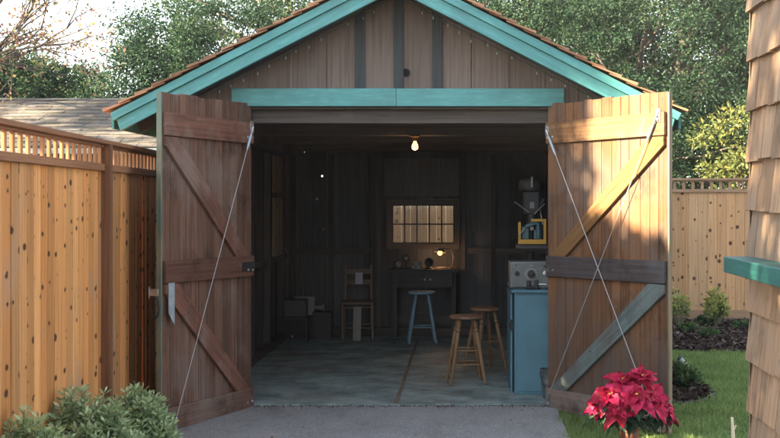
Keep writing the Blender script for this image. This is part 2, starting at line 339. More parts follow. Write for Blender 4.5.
# ------------------------------------------------------------------ camera
CX,CY,CZ=.574,-10.4,1.77; F=1200.0
cam=bpy.data.cameras.new('camera'); co=bpy.data.objects.new('camera',cam); col.objects.link(co)
co.location=(CX,CY,CZ); co.rotation_euler=(R(90),0,0)
cam.sensor_width=36; cam.lens=36*F/780; cam.shift_x=-75/780; cam.shift_y=-19/780; cam.clip_end=900; cam.clip_start=.05
sc.camera=co
def px(x,D): return CX+(x-465)*D/F      # world X of a photo column at a given distance (used for setting out)
def pz(y,D): return CZ-(y-200)*D/F

# ------------------------------------------------------------------ light
AZ=Vector((-.93,-.37,0)).normalized(); TE=.50; EL=math.atan(TE)
sun=bpy.data.lights.new('sun','SUN'); so=bpy.data.objects.new('sun',sun); col.objects.link(so)
sun.energy=4.2; sun.angle=R(.53); sun.color=(1.0,.80,.54)
tosun=Vector((AZ.x*math.cos(EL),AZ.y*math.cos(EL),math.sin(EL)))
so.rotation_euler=(-tosun).to_track_quat('-Z','Y').to_euler()
w=bpy.data.worlds.new('World'); sc.world=w; w.use_nodes=True; nt=w.node_tree; nt.nodes.clear()
sky=nd(nt,'TexSky',sky_type='NISHITA'); sky.sun_disc=False; sky.sun_elevation=EL; sky.sun_rotation=math.atan2(tosun.x,tosun.y)
sky.air_density=1.0; sky.dust_density=.4; sky.ozone_density=1.0
bg=nd(nt,'Background'); bg.inputs[1].default_value=.065; wo=nd(nt,'OutputWorld'); hz=nd(nt,'HueSaturation'); hz.inputs['Saturation'].default_value=.42; ln(nt,sky.outputs[0],hz.inputs['Color']); ln(nt,hz.outputs[0],bg.inputs[0]); ln(nt,bg.outputs[0],wo.inputs[0])
sc.view_settings.view_transform='Standard'; sc.view_settings.look='None'; sc.view_settings.gamma=1; sc.view_settings.use_curve_mapping=False
sc.view_settings.exposure=3.45
sc.cycles.max_bounces=8; sc.cycles.transparent_max_bounces=8

# ------------------------------------------------------------------ setting
G=-.06
b=MB(); b.poly([(-300,-300,G),(300,-300,G),(300,300,G),(-300,300,G)]); tag(b.build('ground',M['soil']),kind='structure')
b=MB(); b.poly([(-1.72,-16,G+.012),(1.36,-16,G+.012),(1.36,-.005,-.012),(-1.72,-.005,-.012)])
tag(b.build('driveway',M['asphalt']),kind='structure')
b=MB(); b.box(-1.80,1.80,0,5.56,-.12,0); tag(b.build('floor',M['slab']),kind='structure')
LAWN=[(1.362,-6),(9.5,-6),(9.5,3.7),(5,3.75),(3.6,3.9),(2.9,4.3),(2.3,4.5),(1.362,4.4)]
b=MB(); b.poly([(x,y,G+.006) for x,y in LAWN]); tag(b.build('lawn',M['lawnbase']),kind='structure')
# grass blades (denser nearer the camera)
n=95000
gx=np.concatenate([rng.uniform(1.30,2.3,26000),rng.uniform(2.0,4.6,n-26000)]); gy=np.concatenate([rng.uniform(-2.6,0.2,26000),rng.uniform(-2.2,4.5,n-26000)])
edge=4.35-.33*(gx-2.3)+.06*np.sin(gx*9)
bedd=((gx-2.33)/.60)**2+((gy-1.2)/.97)**2
keep=(gy<edge)&~((bedd<1)&(gy>-.2))&(gx>1.33+.03*np.sin(gy*11)) &~((gx<1.9)&(gy>.0))
gx,gy=gx[keep],gy[keep]; n=len(gx)
c=np.stack([gx,gy,np.full(n,G+.005)],1); d=np.stack([rng.normal(0,.55,n),rng.normal(0,.55,n),np.ones(n)],1)
tuft=.5+.5*np.sin(gx*5.1+1.7*np.sin(gy*3.3))*np.sin(gy*4.3+gx)
hh=(.028+.036*rng.random(n))*(.75+.6*tuft)
tag(leaves('grass',c,d,hh,.007+.004*rng.random(n),M['grassblade'],None,np.clip(.25+.35*tuft*.6+rng.normal(0,.2,n),0,1),.1,.3),
    'short green lawn grass growing beside the driveway','grass',kind='stuff')
# mulch chips
def chips(x0,x1,y0,y1,n,mask=None):
    x=rng.uniform(x0,x1,n); y=rng.uniform(y0,y1,n)
    if mask is not None: k=mask(x,y); x,y=x[k],y[k]
    n=len(x); return np.stack([x,y,G+.004+.03*rng.random(n)],1)
c1=chips(2.0,5.2,3.2,7.75,15000,lambda x,y: y>4.30-.33*(x-2.3)+.06*np.sin(x*9))
c2=chips(1.7,3.0,.2,2.3,3800,lambda x,y: ((x-2.33)/.60)**2+((y-1.2)/.97)**2<1.02)
c=np.concatenate([c1,c2]); n=len(c)
d=np.stack([rng.normal(size=n),rng.normal(size=n),rng.normal(0,.25,n)],1)
tag(leaves('bark_mulch',c,d,.04+.06*rng.random(n),.02+.03*rng.random(n),M['mulch'],None,None,.1),'dark bark mulch covering the planting beds','mulch',kind='stuff')
b=MB(); b.tube([(2.33+.61*math.cos(a),1.2+.98*math.sin(a),G+.012) for a in [R(-75+i*7.5) for i in range(22)]],.022,6)
tag(b.build('bed_edging',M['edging']),'dark curved edging strip round the small mulch bed in the lawn','edging')

n=520; c=np.stack([rng.uniform(-1.3,1.34,n),-.004-np.abs(rng.normal(0,.05,n)),np.full(n,-.011)],1)
tag(leaves('grit',c,np.stack([rng.normal(size=n),rng.normal(size=n),.5*np.ones(n)],1),.008+.012*rng.random(n),.010,M['mulch']),'dark grit lying along the joint between the driveway and the garage floor','grit',kind='stuff')
# ------------------------------------------------------------------ garage
gar=empty('garage',(0,0,0),0,'small wooden garage with teal rake boards and both doors open','garage')
HW=1.83; WT=2.42     # half width, wall plate height
FRONT=-.45; BACK=5.9
SL=.512; APZ=3.735
def roofz(x): return APZ-SL*abs(x)
def plank_wall(name,axis,fixed,a0,a1,z0,ztop,holes=(),bw=.19,mat='inwall',openings=(),t=.024,ndir=1):
    b=MB(); a=a0
    while a<a1-1e-4:
        wd=min(bw*random.uniform(.85,1.15),a1-a); 
        if a1-(a+wd)<.05: wd=a1-a
        mid=a+wd/2; segs=[(z0,ztop(mid) if callable(ztop) else ztop)]
        for (h0,h1,q0,q1) in openings:
            if a+wd>h0+.001 and a<h1-.001:
                ns=[]
                for s0,s1 in segs:
                    if s0<q0: ns.append((s0,min(s1,q0)))
                    if s1>q1: ns.append((max(s0,q1),s1))
                segs=ns
        r=random.random()
        for s0,s1 in segs:
            hs=[h for h in holes if a+.015<h[0]<a+wd-.015 and s0<h[1]<s1]
            zz=s0
            for hx,hz,hr in sorted(hs,key=lambda q:q[1]):
                seg(b,axis,fixed,a,a+wd-.003,zz,hz-hr,t,r); 
                seg(b,axis,fixed,a,hx-hr,hz-hr,hz+hr,t,r); seg(b,axis,fixed,hx+hr,a+wd-.003,hz-hr,hz+hr,t,r); zz=hz+hr
            seg(b,axis,fixed,a,a+wd-.003,zz,s1,t,r)
        a+=wd
    return b.build(name,M[mat],gar)
def seg(b,axis,fx,a0,a1,z0,z1,t,r):
    if z1-z0<.001 or a1-a0<.001: return
    m=(a0+a1)/2
    if axis=='x': b.board((m,fx,z0),(m,fx,z1),a1-a0,t,(0,-1,0),r)
    else: b.board((fx,m,z0),(fx,m,z1),a1-a0,t,(1,0,0),r)
# openings: back window and side window
DB=15.9; bwx0,bwx1,bwz0,bwz1=px(389,DB),px(457,DB),pz(245,DB),pz(202,DB)
holes=[(px(x,DB),pz(y,DB),0.011*k) for x,y,k in ((304,152,.7),(322,176,1),(317,199,1.25),(323,229,.9),(324,283,.55),(338,262,.4),(470,232,.4),(520,175,.5))]
rt=lambda x: roofz(x)-.10
# opening edges snap by giving the board walls cut-outs on whole boards, frame covers the rest
def back_wall():
    b=MB()
    xs=[-1.80]; 
    while xs[-1]<1.80-.22: xs.append(xs[-1]+random.uniform(.16,.24))
    xs+= [1.80]; xs=sorted(set([x for x in xs if min(abs(x-bwx0),abs(x-bwx1))>.05]+[bwx0,bwx1]))
    for a0,a1 in zip(xs,xs[1:]):
        r=random.random(); m=(a0+a1)/2; segs=[(0,rt(m))]
        if a0>=bwx0-1e-4 and a1<=bwx1+1e-4: segs=[(0,bwz0),(bwz1,rt(m))]
        for s0,s1 in segs:
            zz=s0
            for hx,hz,hr in sorted([h for h in holes if a0+.03<h[0]<a1-.03 and s0<h[1]<s1],key=lambda q:q[1]):
                seg(b,'x',5.52,a0,a1-.003,zz,hz-hr,.024,r); seg(b,'x',5.52,a0,hx-hr,hz-hr,hz+hr,.024,r); seg(b,'x',5.52,hx+hr,a1-.003,hz-hr,hz+hr,.024,r); zz=hz+hr
            seg(b,'x',5.52,a0,a1-.003,zz,s1,.024,r)
    # (joint battens)
    # thin backing battens over the joints keep daylight out
    for x in xs[1:-1]:
        if bwx0-.02<x<bwx1+.02:
            b.board((x,5.545,0),(x,5.545,bwz0-.05),.05,.02); b.board((x,5.545,bwz1+.05),(x,5.545,rt(x)),.05,.02)
        else: b.board((x,5.545,0),(x,5.545,rt(x)),.05,.02)
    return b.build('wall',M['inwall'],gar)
back_wall()
b=MB()
for k in range(4):
    x0=px(383.5,15.8)+k*(px(459,15.8)-px(383.5,15.8))/4; ww=(px(459,15.8)-px(383.5,15.8))/4
    b.board((x0+ww/2,5.494,pz(196,15.8)),(x0+ww/2,5.494,WT-.10),ww-.006,.02,(0,-1,0))
b.build('panel_board',M['panel'],gar)
def side_wall(sx,op=None):
    b=MB(); ys=[0.0]
    while ys[-1]<5.5-.2: ys.append(ys[-1]+random.uniform(.15,.22))
    ys.append(5.53)
    if op: ys=sorted([y for y in ys if min(abs(y-op[0]),abs(y-op[1]))>.05]+[op[0],op[1]])
    for a0,a1 in zip(ys,ys[1:]):
        segs=[(0,WT)]
        if op and a0>=op[0]-1e-4 and a1<=op[1]+1e-4: segs=[(0,op[2]),(op[3],WT)]
        r=random.random()
        for s0,s1 in segs: seg(b,'y',sx*(HW-.012),a0,a1,s0,s1,.024,r)
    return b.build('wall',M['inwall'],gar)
SW=(3.75,4.72,1.08,2.30)
side_wall(-1); side_wall(1)
# front wall strips beside the opening
for s in (-1,1):
    b=MB()
    for i in range(3):
        x0=1.31+i*.172; b.board((s*(x0+.085),-.005,-.02),(s*(x0+.085),-.005,2.60),.17,.03)
    b.build('wall',M['gable'],gar,bevel=.003)
# gable boards
bxs=[-1.83,-1.56,-1.24,-.93,-.62,-.335,0.0,.335,.63,.94,1.25,1.56,1.83]
b=MB()
for a0,a1 in zip(bxs,bxs[1:]):
    t0,t1=roofz(a0)-.12,roofz(a1)-.12; r=random.random(); ou=random.random()*9; zb=2.60
    pts=[];uv=[]
    if abs(a0)>1.7: t0=max(t0,zb+.02)
    if abs(a1)>1.7: t1=max(t1,zb+.02)
    mid=None
    P=[(a0,zb),(a1-.005,zb),(a1-.005,t1),(a0,t0)]
    vs=[(x,-.012,z) for x,z in P]+[(x,.012,z) for x,z in P]
    b.add(vs,[(0,1,2,3),(7,6,5,4),(0,4,5,1),(1,5,6,2),(2,6,7,3),(3,7,4,0)],[(x+ou,z+ou) for x,z in P]*2,r)
b.build('gable_siding',M['gable'],gar,bevel=.002)
for x in (-.335,0.0,.335):
    bb=MB(); bb.board((x,-.022,2.735),(x,-.022,roofz(x)-.13),.088,.018); bb.build('batten',M['batten_blue'],gar,bevel=.003)
for x in (-.93,-1.24,.94,1.25):
    bb=MB(); bb.board((x,-.018,2.735),(x,-.018,roofz(x)-.12),.022,.012); bb.build('batten',M['gable'],gar,bevel=.002)
b=MB(); b.lathe([(.001,.004),(.034,.004),(.036,.010)],(.062,-.0135,pz(73,10.4)),20,dirv=(0,-1,0)); b.build('vent_hole',M['void'],gar)
# header
b=MB(); b.box(px(232,10.37),-.02,-.062,-.018,2.578,2.733); b.box(-.018,px(564,10.37),-.060,-.018,2.578,2.732); b.build('header_beam',M['teal'],gar,bevel=.004)
b=MB(); b.box(-1.31,1.31,-.012,.05,2.555,2.576); b.build('header_trim',M['beam'],gar,bevel=.002)
# jambs
for s in (-1,1):
    b=MB(); b.box(min(s*1.31,s*1.38),max(s*1.31,s*1.38),.012,.12,0,2.55); b.build('door_jamb',M['stud'],gar)
# framing inside: studs, girt, sill plate, tie beams, rafters
b=MB()
for s in (-1,1):
    x=s*(HW-.075)
    y=.15
    for y in (.16,.78,1.4,2.0,2.62,3.2,3.70,4.77,5.2):
        b.board((x,y,.09),(x,y,WT-.1),.05,.09,(1,0,0))
    segs=((.19,5.15),) 
    for a0,a1 in segs: b.board((x+s*.01,a0,1.045),(x+s*.01,a1,1.045),.07,.065,(1,0,0))
for x in (-1.7,-1.2,-.72,px(379,15.85),px(463,15.85),.95,1.42,1.7):
    b.board((x,5.462,.09),(x,5.462,WT-.05),.06,.08)
for z,x0,x1 in ((1.10,-1.66,px(374,15.85)),(1.10,px(468,15.85),1.66)): b.board((x0,5.466,z),(x1,5.466,z),.08,.06)
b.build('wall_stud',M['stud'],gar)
b=MB()
for s in (-1,1): b.board((s*(HW-.075),.05,.045),(s*(HW-.075),5.42,.045),.09,.13,(1,0,0))
b.box(-1.69,1.69,5.40,5.50,0,.09); b.build('sill_plate',M['beam'],gar)
for s in (-1,1):
    b=MB(); b.board((s*(HW-.075),.0,WT+.0),(s*(HW-.075),5.5,WT),.1,.1,(1,0,0)); b.build('wall_plate',M['beam'],gar)
for y,h in ((.10,.14),(1.55,.15),(3.15,.15),(4.55,.15),(5.42,.14)):
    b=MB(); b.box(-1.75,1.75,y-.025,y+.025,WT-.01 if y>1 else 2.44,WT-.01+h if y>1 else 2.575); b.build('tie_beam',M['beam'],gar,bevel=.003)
# roof: deck, rafters, shingle courses, rake boards
W2=2.365
b=MB()
for s in (-1,1):
    P=[(0,APZ-.055),(s*W2,roofz(W2)-.055),(s*W2,roofz(W2)-.033),(0,APZ-.033)]
    vs=[(x,FRONT+.06,z) for x,z in P]+[(x,BACK-.02,z) for x,z in P]
    b.add(vs,[(0,1,2,3),(7,6,5,4),(0,4,5,1),(1,5,6,2),(2,6,7,3),(3,7,4,0)],[(v[0],v[1]) for v in vs])
b.build('roof_deck',M['stud'],gar)
for y in np.linspace(.35,5.2,9):
    b=MB()
    for s in (-1,1): b.board((s*.02,y,APZ-.115),(s*W2*.99,y,roofz(W2*.99)-.115),.10,.045,(0,-1,0))
    b.build('rafter',M['stud'],gar)
b=MB(); LS=math.hypot(W2,W2*SL); nC=17
for s in (-1,1):
    dirv=Vector((s*W2,0,-W2*SL)).normalized(); nrm=Vector((s*SL,0,1)).normalized()
    for k in range(nC):
        l1=(k+1)*(LS+.05)/nC; l0=l1-(LS/nC)*1.6
        l0=max(l0,0); y=FRONT-.035-random.random()*.035
        while y<BACK:
            wd=random.uniform(.14,.34)
            lj=l1+random.uniform(-.012,.012)
            base=Vector((0,0,APZ-.028))
            p0=base+dirv*l0+nrm*.004; p1=base+dirv*lj+nrm*(.020+random.random()*.010)
            t=random.uniform(.018,.028)
            yc=y+wd/2; ou=random.random()*9
            # wedge: thin at the top, thick at the butt
            vs=[]
            for p,tt in ((p0,.006),(p1,t)):
                for yy in (y,y+wd-.005):
                    vs+= [Vector((p.x,yy,p.z)),Vector((p.x,yy,p.z))+nrm*tt]
            b.add(vs,[(0,2,6,4),(1,5,7,3),(0,4,5,1),(2,3,7,6),(4,6,7,5),(0,1,3,2)],[(v.y*1+ou,v.x+ou+v.z) for v in vs])
            y+=wd
b.add([(-.11,FRONT-.05,APZ-.015),(0,FRONT-.05,APZ+.05),(.11,FRONT-.05,APZ-.015),(-.11,BACK,APZ-.015),(0,BACK,APZ+.05),(.11,BACK,APZ-.015)],[(0,3,4,1),(1,4,5,2)],[(0,0)]*6)
b.build('roof',M['shingle_roof'],gar)
def rake(name,y0,y1,top,bot,mat,xin=0.0,xout=W2,plumb=True):
    for s in (-1,1):
        bb=MB(); ou=random.random()*9
        P=[(xin,roofz(xin)-bot),(xin,roofz(xin)-top),(xout,roofz(xout)-top),(xout-.03,roofz(xout-.03)-bot)]
        vs=[(s*x,y0,z) for x,z in P]+[(s*x,y1,z) for x,z in P]
        fs=[(0,1,2,3),(7,6,5,4),(0,4,5,1),(1,5,6,2),(2,6,7,3),(3,7,4,0)]
        if s>0: fs=[tuple(reversed(f)) for f in fs]
        bb.add(vs,fs,[(ou+(p[1]-roofz(p[0])),p[0]*1.1+ou) for p in P]*2)
        bb.build(name,M[mat],gar,bevel=.003)
rake('rake_moulding',FRONT-.028,FRONT+.03,.036,.110,'teal',0.0,W2)
rake('rake_board',FRONT,FRONT+.05,.112,.222,'teal',0.0,W2-.05)
rake('lookout_board',-.20,-.155,.06,.205,'batten_blue',0.0,W2-.35)
rake('frieze_board',-.045,-.0125,.10,.185,'batten_blue',0.0,1.80)
for s in (-1,1):
    b=MB(); x=s*(W2-.012); b.box(min(x,x+s*.02),max(x,x+s*.02),FRONT+.06,BACK-.05,roofz(W2)-.16,roofz(W2)-.045); b.build('eave_fascia',M['teal'],gar,bevel=.003)
# soffit boards under the front overhang are the deck itself
# windows
def window(x0,x1,z0,z1,yc,cols,rows,fw,rot=None):
    def T(x,y,z): return (x,y,z)
    root=MB()
    # outer casing
    root.box(x0-fw,x0,yc-.035,yc+.03,z0-fw,z1+fw); root.box(x1,x1+fw,yc-.035,yc+.03,z0-fw,z1+fw)
    root.box(x0,x1,yc-.034,yc+.03,z1,z1+fw); root.box(x0,x1,yc-.034,yc+.03,z0-fw,z0)
    wnd=root.build('window',M['beam'],gar,bevel=.003)
    s=MB()
    for i in range(1,cols): x=x0+(x1-x0)*i/cols; s.box(x-.009,x+.009,yc-.010,yc+.008,z0,z1)
    for j in range(1,rows): z=z0+(z1-z0)*j/rows; s.box(x0,x1,yc-.008,yc+.006,z-.009,z+.009)
    s.box(x0,x0+.012,yc-.012,yc+.01,z0,z1); s.box(x1-.012,x1,yc-.012,yc+.01,z0,z1); s.box(x0+.012,x1-.012,yc-.012,yc+.01,z0,z0+.012); s.box(x0+.012,x1-.012,yc-.012,yc+.01,z1-.012,z1)
    s.build('muntin',M['stud'],wnd)
    g=MB(); g.box(x0+.002,x1-.002,yc+.010,yc+.013,z0+.002,z1-.002); g.build('pane',M['glass'],wnd)
    return wnd
window(px(392,15.85),px(454,15.85),pz(243.5,15.85),pz(205,15.85),5.515,5,2,.075)
b=MB()
for k in range(4):
    y=3.76+.17*k
    b.board((-1.69,y+.08,1.10),(-1.69,y+.08,1.80),.163,.018,(1,0,0)); b.board((-1.69,y+.08,1.86),(-1.69,y+.08,2.29),.163,.018,(1,0,0))
b.build('patch_board',M['patch'],gar)

# doors --------------------------------------------------------------
def door(hx,fx,fy,side,mats,nb):
    """side: +1 visible face lies on local +y, -1 on local -y"""
    W=math.hypot(fx-hx,fy); a=math.atan2(fy,fx-hx)
    Z0,Z1=-.03,2.60
    bb=MB(); wds=[random.uniform(.85,1.15) for _ in range(nb)]; k=W/sum(wds); x=0
    for wd in wds:
        wd*=k; top=Z1+random.uniform(-.008,.006); bb.board((x+wd/2,random.uniform(-.0015,.0015),Z0+random.uniform(0,.015)),(x+wd/2,0,top),wd-.005,.026,(0,side,0)); x+=wd
    d=bb.build('door',M[mats['boards']],gar,bevel=.002); d.location=(hx,0,0); d.rotation_euler=(0,0,a)
    y=side*(.013+.017)
    for z0,z1,m,jit in ((2.255,2.435,mats['top'],.012),(1.115,1.29,mats['mid'],.012),(-.025,.15,mats['bot'],.014)):
        r=MB(); r.board((.01,y,(z0+z1)/2),(W-.012,y,(z0+z1)/2+jit),z1-z0,.032,(0,side,0)); r.build('rail',M[m],d,bevel=.005)
    for (za,zb,m) in ((1.29,2.258,mats['brace1']),(.15,1.12,mats['brace2'])):
        # brace from the free edge at the top to the hinge edge at the bottom, ends cut level
        bw=.20; x1=W-.02; x0=.07
        P=[(x0,za),(x0+bw,za),(x1,zb-.04),(x1,zb),(x1-bw*.72,zb)]
        P=[(x0,za),(x0+bw,za),(x1,zb-.07),(x1,zb),(x1-bw+.03,zb)]
        r=MB(); ya,yb=side*.0135,side*.0440; dv=Vector((x1-x0,0,zb-za)).normalized(); sv=Vector((-dv.z,0,dv.x)); n=len(P); ou=random.random()*9
        vs=[(px_,ya,z) for px_,z in P]+[(px_,yb,z) for px_,z in P]
        fs=[tuple(range(n)),tuple(range(2*n-1,n-1,-1))]+[(i,n+i,n+(i+1)%n,(i+1)%n) for i in range(n)]
        if side<0: fs=[tuple(reversed(f)) for f in fs]
        r.add(vs,fs,[(ou+Vector(v).dot(sv),ou+Vector(v).dot(dv)) for v in vs]); r.build('brace',M[m],d,bevel=.004)
    e=MB(); e.board((W+.008,0,Z0),(W+.008,0,Z1-.005),.045 if side>0 else .034,.014,(1,0,0)); e.build('edge_strip',M['edge' if side>0 else 'edge_tan'],d,bevel=.002)
    return d,W
dl,WL=door(-1.289,-1.767,-1.19,+1,dict(boards='door_red',top='rail_red',mid='rail_red',bot='rail_dull',brace1='rail_red',brace2='rail_red'),11)
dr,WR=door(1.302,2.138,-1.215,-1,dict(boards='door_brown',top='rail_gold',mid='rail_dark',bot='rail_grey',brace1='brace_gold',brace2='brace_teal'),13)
def cable(d,W,side,a,bp,tb=None,sag=.0):
    y=side*.062; p0=Vector((a[0],y,a[1])); p1=Vector((bp[0],y+side*.004,bp[1]))
    pts=[p0.lerp(p1,t)+Vector((0,0,-sag*4*t*(1-t))) for t in np.linspace(0,1,9)]
    c=MB(); c.tube(pts,.0036,6); c.build('cable',M['cable'],d)
    for p,q in ((p0,p1),(p1,p0)):
        k=MB(); dv=(q-p).normalized(); 
        k.board(p+Vector((0,-side*.012,-.05)),p+Vector((0,-side*.012,.05)),.05,.008,(0,side,0)); k.lathe([(.0,0),(.013,0),(.013,.012),(.0,.014)],p+Vector((0,-side*.01,.02)),10,dirv=(0,side,0)); k.lathe([(.0,0),(.013,0),(.013,.012),(.0,.014)],p+Vector((0,-side*.01,-.03)),10,dirv=(0,side,0))
        k.tube([p+dv*.0,p+dv*.05],.010,8); k.build('cable_bracket',M['steel'],d)
    if tb:
        dv=(p1-p0).normalized(); k=MB(); o=.05
        k.tube([p0+dv*o,p0+dv*(o+.04),p0+dv*(o+tb-.04),p0+dv*(o+tb)],[.006,.011,.011,.006],8); k.build('turnbuckle',M['cable_blue'],d)
cable(dl,WL,1,(.05,2.40),(WL-.10,.04),.17)
cable(dr,WR,-1,(.04,2.37),(WR-.06,.03),.20)
cable(dr,WR,-1,(WR-.07,2.42),(.05,.05),.18,sag=.0)
# iron on the doors
k=MB(); k.board((WL-.075,.052,.90),(WL-.075,.052,1.13),.075,.006,(0,1,0)); k.add([(WL-.112,.049,.90),(WL-.038,.049,.90),(WL-.112,.049,.80),(WL-.112,.055,.90),(WL-.038,.055,.90),(WL-.112,.055,.80)],[(0,2,1),(3,4,5),(0,3,5,2),(1,2,5,4)],[(0,0)]*6)
k.build('iron_strap',M['strap'],dl,bevel=.001)
k=MB(); k.board((WL+.018,0,1.06),(WL+.018,-.075,1.06),.055,.012,(1,0,0)); k.board((WL+.018,-.075,1.06),(WL+.018,-.082,1.06),.09,.03,(1,0,0)); k.build('latch',M['steel'],dl,bevel=.002)
k=MB(); k.tube([(WL+.02+.0*math.cos(t),-.03+.035*math.sin(t),.94+.075*math.cos(t)) for t in np.linspace(0,2*math.pi,17)],.006,6); k.build('ring',M['black'],dl)
k=MB(); k.lathe([(0,0),(.03,0),(.036,.02),(.03,.05),(0,.055)],(WL-.06,.05,.02),12,dirv=(0,1,0)); k.tube([(WL-.06,.08,.03),(WL-.03,.09,.10),(WL-.09,.07,.13)],.012,6); k.build('corner_catch',M['galv'],dl)
for d,side in ((dl,1),(dr,-1)):
    for z in (2.34,1.2,.07):
        k=MB()
        if d is dl and z==1.2:
            k.board((.0,side*.050,z),(.20,side*.050,z),.075,.005,(0,side,0)); k.build('hinge_strap',M['black'],d); k=MB()
        for xx in (.04,.11):
          k=MB(); k.lathe([(0,0),(.013,0),(.011,.007),(0,.010)],(xx,side*.053 if z==1.2 and d is dl else side*.047,z-.03+random.uniform(-.01,.01)),10,dirv=(0,side,0)); k.build('bolt',M['steel'],d)

# ------------------------------------------------------------------ fairy lights under the rakes
sl=empty('string_lights',(0,-.5,3.0),0,'thin string of clear mini lights hung under the teal rake boards','string lights')
wv=MB(); bl=MB()
for s in (-1,1):
    pts=[]
    for i in range(37):
        x=s*(.03+2.0*i/36); pts.append((x,-.13+.5,roofz(x)-.225-.012*math.sin(i*1.3)**2-3.0+.0))
        if i%2==1 and i>1 and random.random()<.8:
            L=random.uniform(.03,.055); p=Vector(pts[-1]); q=p+Vector((random.uniform(-.018,.018),random.uniform(-.012,.012),-L)); wv.tube([p,p.lerp(q,.4)],.003,5); bl=MB(); bl.lathe([(.001,0),(.0055,.004),(.006,.018),(.002,.028)],q,7); bl.build('bulb',M['minibulb'],sl)
    wv.tube(pts,.0035,5)
wv.build('wire',M['wirelight'],sl)

# ------------------------------------------------------------------ floor joint strip
b=MB(); b.box(-.043,-.008,.02,4.75,-.02,.004); tag(b.build('floor_joint',M['joint']),kind='structure')

# ------------------------------------------------------------------ fences
def fence(name,p0,p1,posts,facing,bw,m_b,m_r,m_l,m_p,label,H=2.13):
    p0=Vector((*p0,0)); p1=Vector((*p1,0)); d=(p1-p0); L=d.length; d.normalize(); nrm=Vector((*facing,0)); nrm=(nrm-d*nrm.dot(d)).normalized()
    root=empty(name,(p0.x,p0.y,G),0,label,'fence'); o=Vector((p0.x,p0.y,0))
    def P(s,off,z): q=p0+d*s+nrm*off-o; return (q.x,q.y,z)
    pan=MB(); s=0
    ZL=H-.185
    while s<L:
        wd=bw*random.uniform(.93,1.07); oo=random.uniform(-.003,.003)
        pan.board(P(s+wd/2,oo,.16),P(s+wd/2,oo,ZL),wd-.004,.018,nrm); s+=wd
    pan.build('board_panel',m_b,root)
    rl=MB()
    rl.board(P(0,.004,H-.015),P(L,.004,H-.015),.12 if False else .03,.13,nrm)
    for z,hh,t,off in ((H-.040,.022,.045,.012),(ZL-.005,.05,.05,.014),(.10,.13,.03,.012)):
        rl.board(P(0,off,z),P(L,off,z),hh,t,nrm)
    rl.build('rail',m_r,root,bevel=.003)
    la=MB(); s=.07
    while s<L:
        la.board(P(s,.006,ZL+.018),P(s,.006,H-.05),.045,.016,nrm); s+=.14
    la.build('lattice',m_l,root)
    for s in posts:
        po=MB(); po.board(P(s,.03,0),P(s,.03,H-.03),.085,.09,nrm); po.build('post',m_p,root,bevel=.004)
    return root
fl=lambda D: -1.867-.062*(D-6.3)
L0=3.2
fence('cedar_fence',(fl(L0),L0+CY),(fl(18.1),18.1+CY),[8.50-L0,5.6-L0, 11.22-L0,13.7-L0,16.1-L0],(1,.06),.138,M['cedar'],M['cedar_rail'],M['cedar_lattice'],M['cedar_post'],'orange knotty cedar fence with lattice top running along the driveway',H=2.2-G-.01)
fence('knotty_fence',(-2.62,7.8),(10,7.8),[0.1,2.5,4.9,9.4,11.9],(0,-1),.137,M['cedar_pale'],M['cedar_pale_rail'],M['cedar_pale_rail'],M['cedar_pale_rail'],'pale knotty board fence standing behind the mulch bed',H=2.10-G)

# ------------------------------------------------------------------ shingled house at the frame edge
hs=empty('shingled_house',(1.67,-5.8,G),0,'cedar shingled house with a green painted sill beside the lawn','house')
HX,HY=1.67,-5.8
b=MB(); b.box(.03,5.0,-9.0,-.03,0,3.7); b.build('wall_core',M['stud'],hs)
b=MB()
zb=[1.728+.19*k-G for k in range(-10,12)]
for z in zb:
    if z<-.05: continue
    z=max(z,0)
    y=0.0
    while y>-8.8:
        wd=random.uniform(.09,.22); lo=random.uniform(-.004,.004); t=random.uniform(.018,.024)
        y0,y1=y,y-wd+.003; ztop=z+.27; ou=random.random()*9
        vs=[(-t,y0,z+lo),(-t,y1,z+lo),(.028,y0,z+lo),(.028,y1,z+lo),(.012,y0,ztop),(.012,y1,ztop),(.028,y0,ztop),(.028,y1,ztop)]
        # slim at the top, thick at the butt
        vs[4]=(.008,y0,ztop); vs[5]=(.008,y1,ztop)
        b.add(vs,[(0,1,3,2),(0,4,5,1),(4,6,7,5),(0,2,6,4),(1,5,7,3)],[(v[1]+ou,v[2]+ou) for v in vs]); y-=wd
    x=-.01
    while x<5:
        wd=random.uniform(.09,.22); t=.022; ou=random.random()*9
        vs=[(x,t-.03,z),(x+wd-.003,t-.03,z),(x,-.03,z),(x+wd-.003,-.03,z),(x,-.022,z+.27),(x+wd-.003,-.022,z+.27),(x,-.03,z+.27),(x+wd-.003,-.03,z+.27)]
        b.add(vs,[(0,1,3,2),(0,4,5,1),(4,6,7,5),(0,2,6,4),(1,5,7,3)],[(v[0]+ou,v[2]+ou) for v in vs]); x+=wd
b.build('wall',M['house_shingle'],hs)
b=MB(); b.box(-.118,.0,-3.2,-.06,1.497-G,1.557-G); b.build('sill',M['teal_dark'],hs,bevel=.004)
b=MB()
for s,(x0,x1) in ((0,(-.5,2.6)),(1,(2.6,5.5))):
    pass
b.add([(-.45,.35,3.62),(2.5,.35,5.0),(5.5,.35,3.62),(-.45,-9.3,3.62),(2.5,-9.3,5.0),(5.5,-9.3,3.62),(-.45,.35,3.52),(2.5,.35,4.9),(5.5,.35,3.52),(-.45,-9.3,3.52),(2.5,-9.3,4.9),(5.5,-9.3,3.52)],
 [(0,3,4,1),(1,4,5,2),(6,7,10,9),(7,8,11,10),(0,1,7,6),(1,2,8,7),(3,9,10,4),(4,10,11,5),(0,6,9,3),(2,5,11,8)],[(0,0)]*12); b.build('roof',M['grey_roof'],hs)

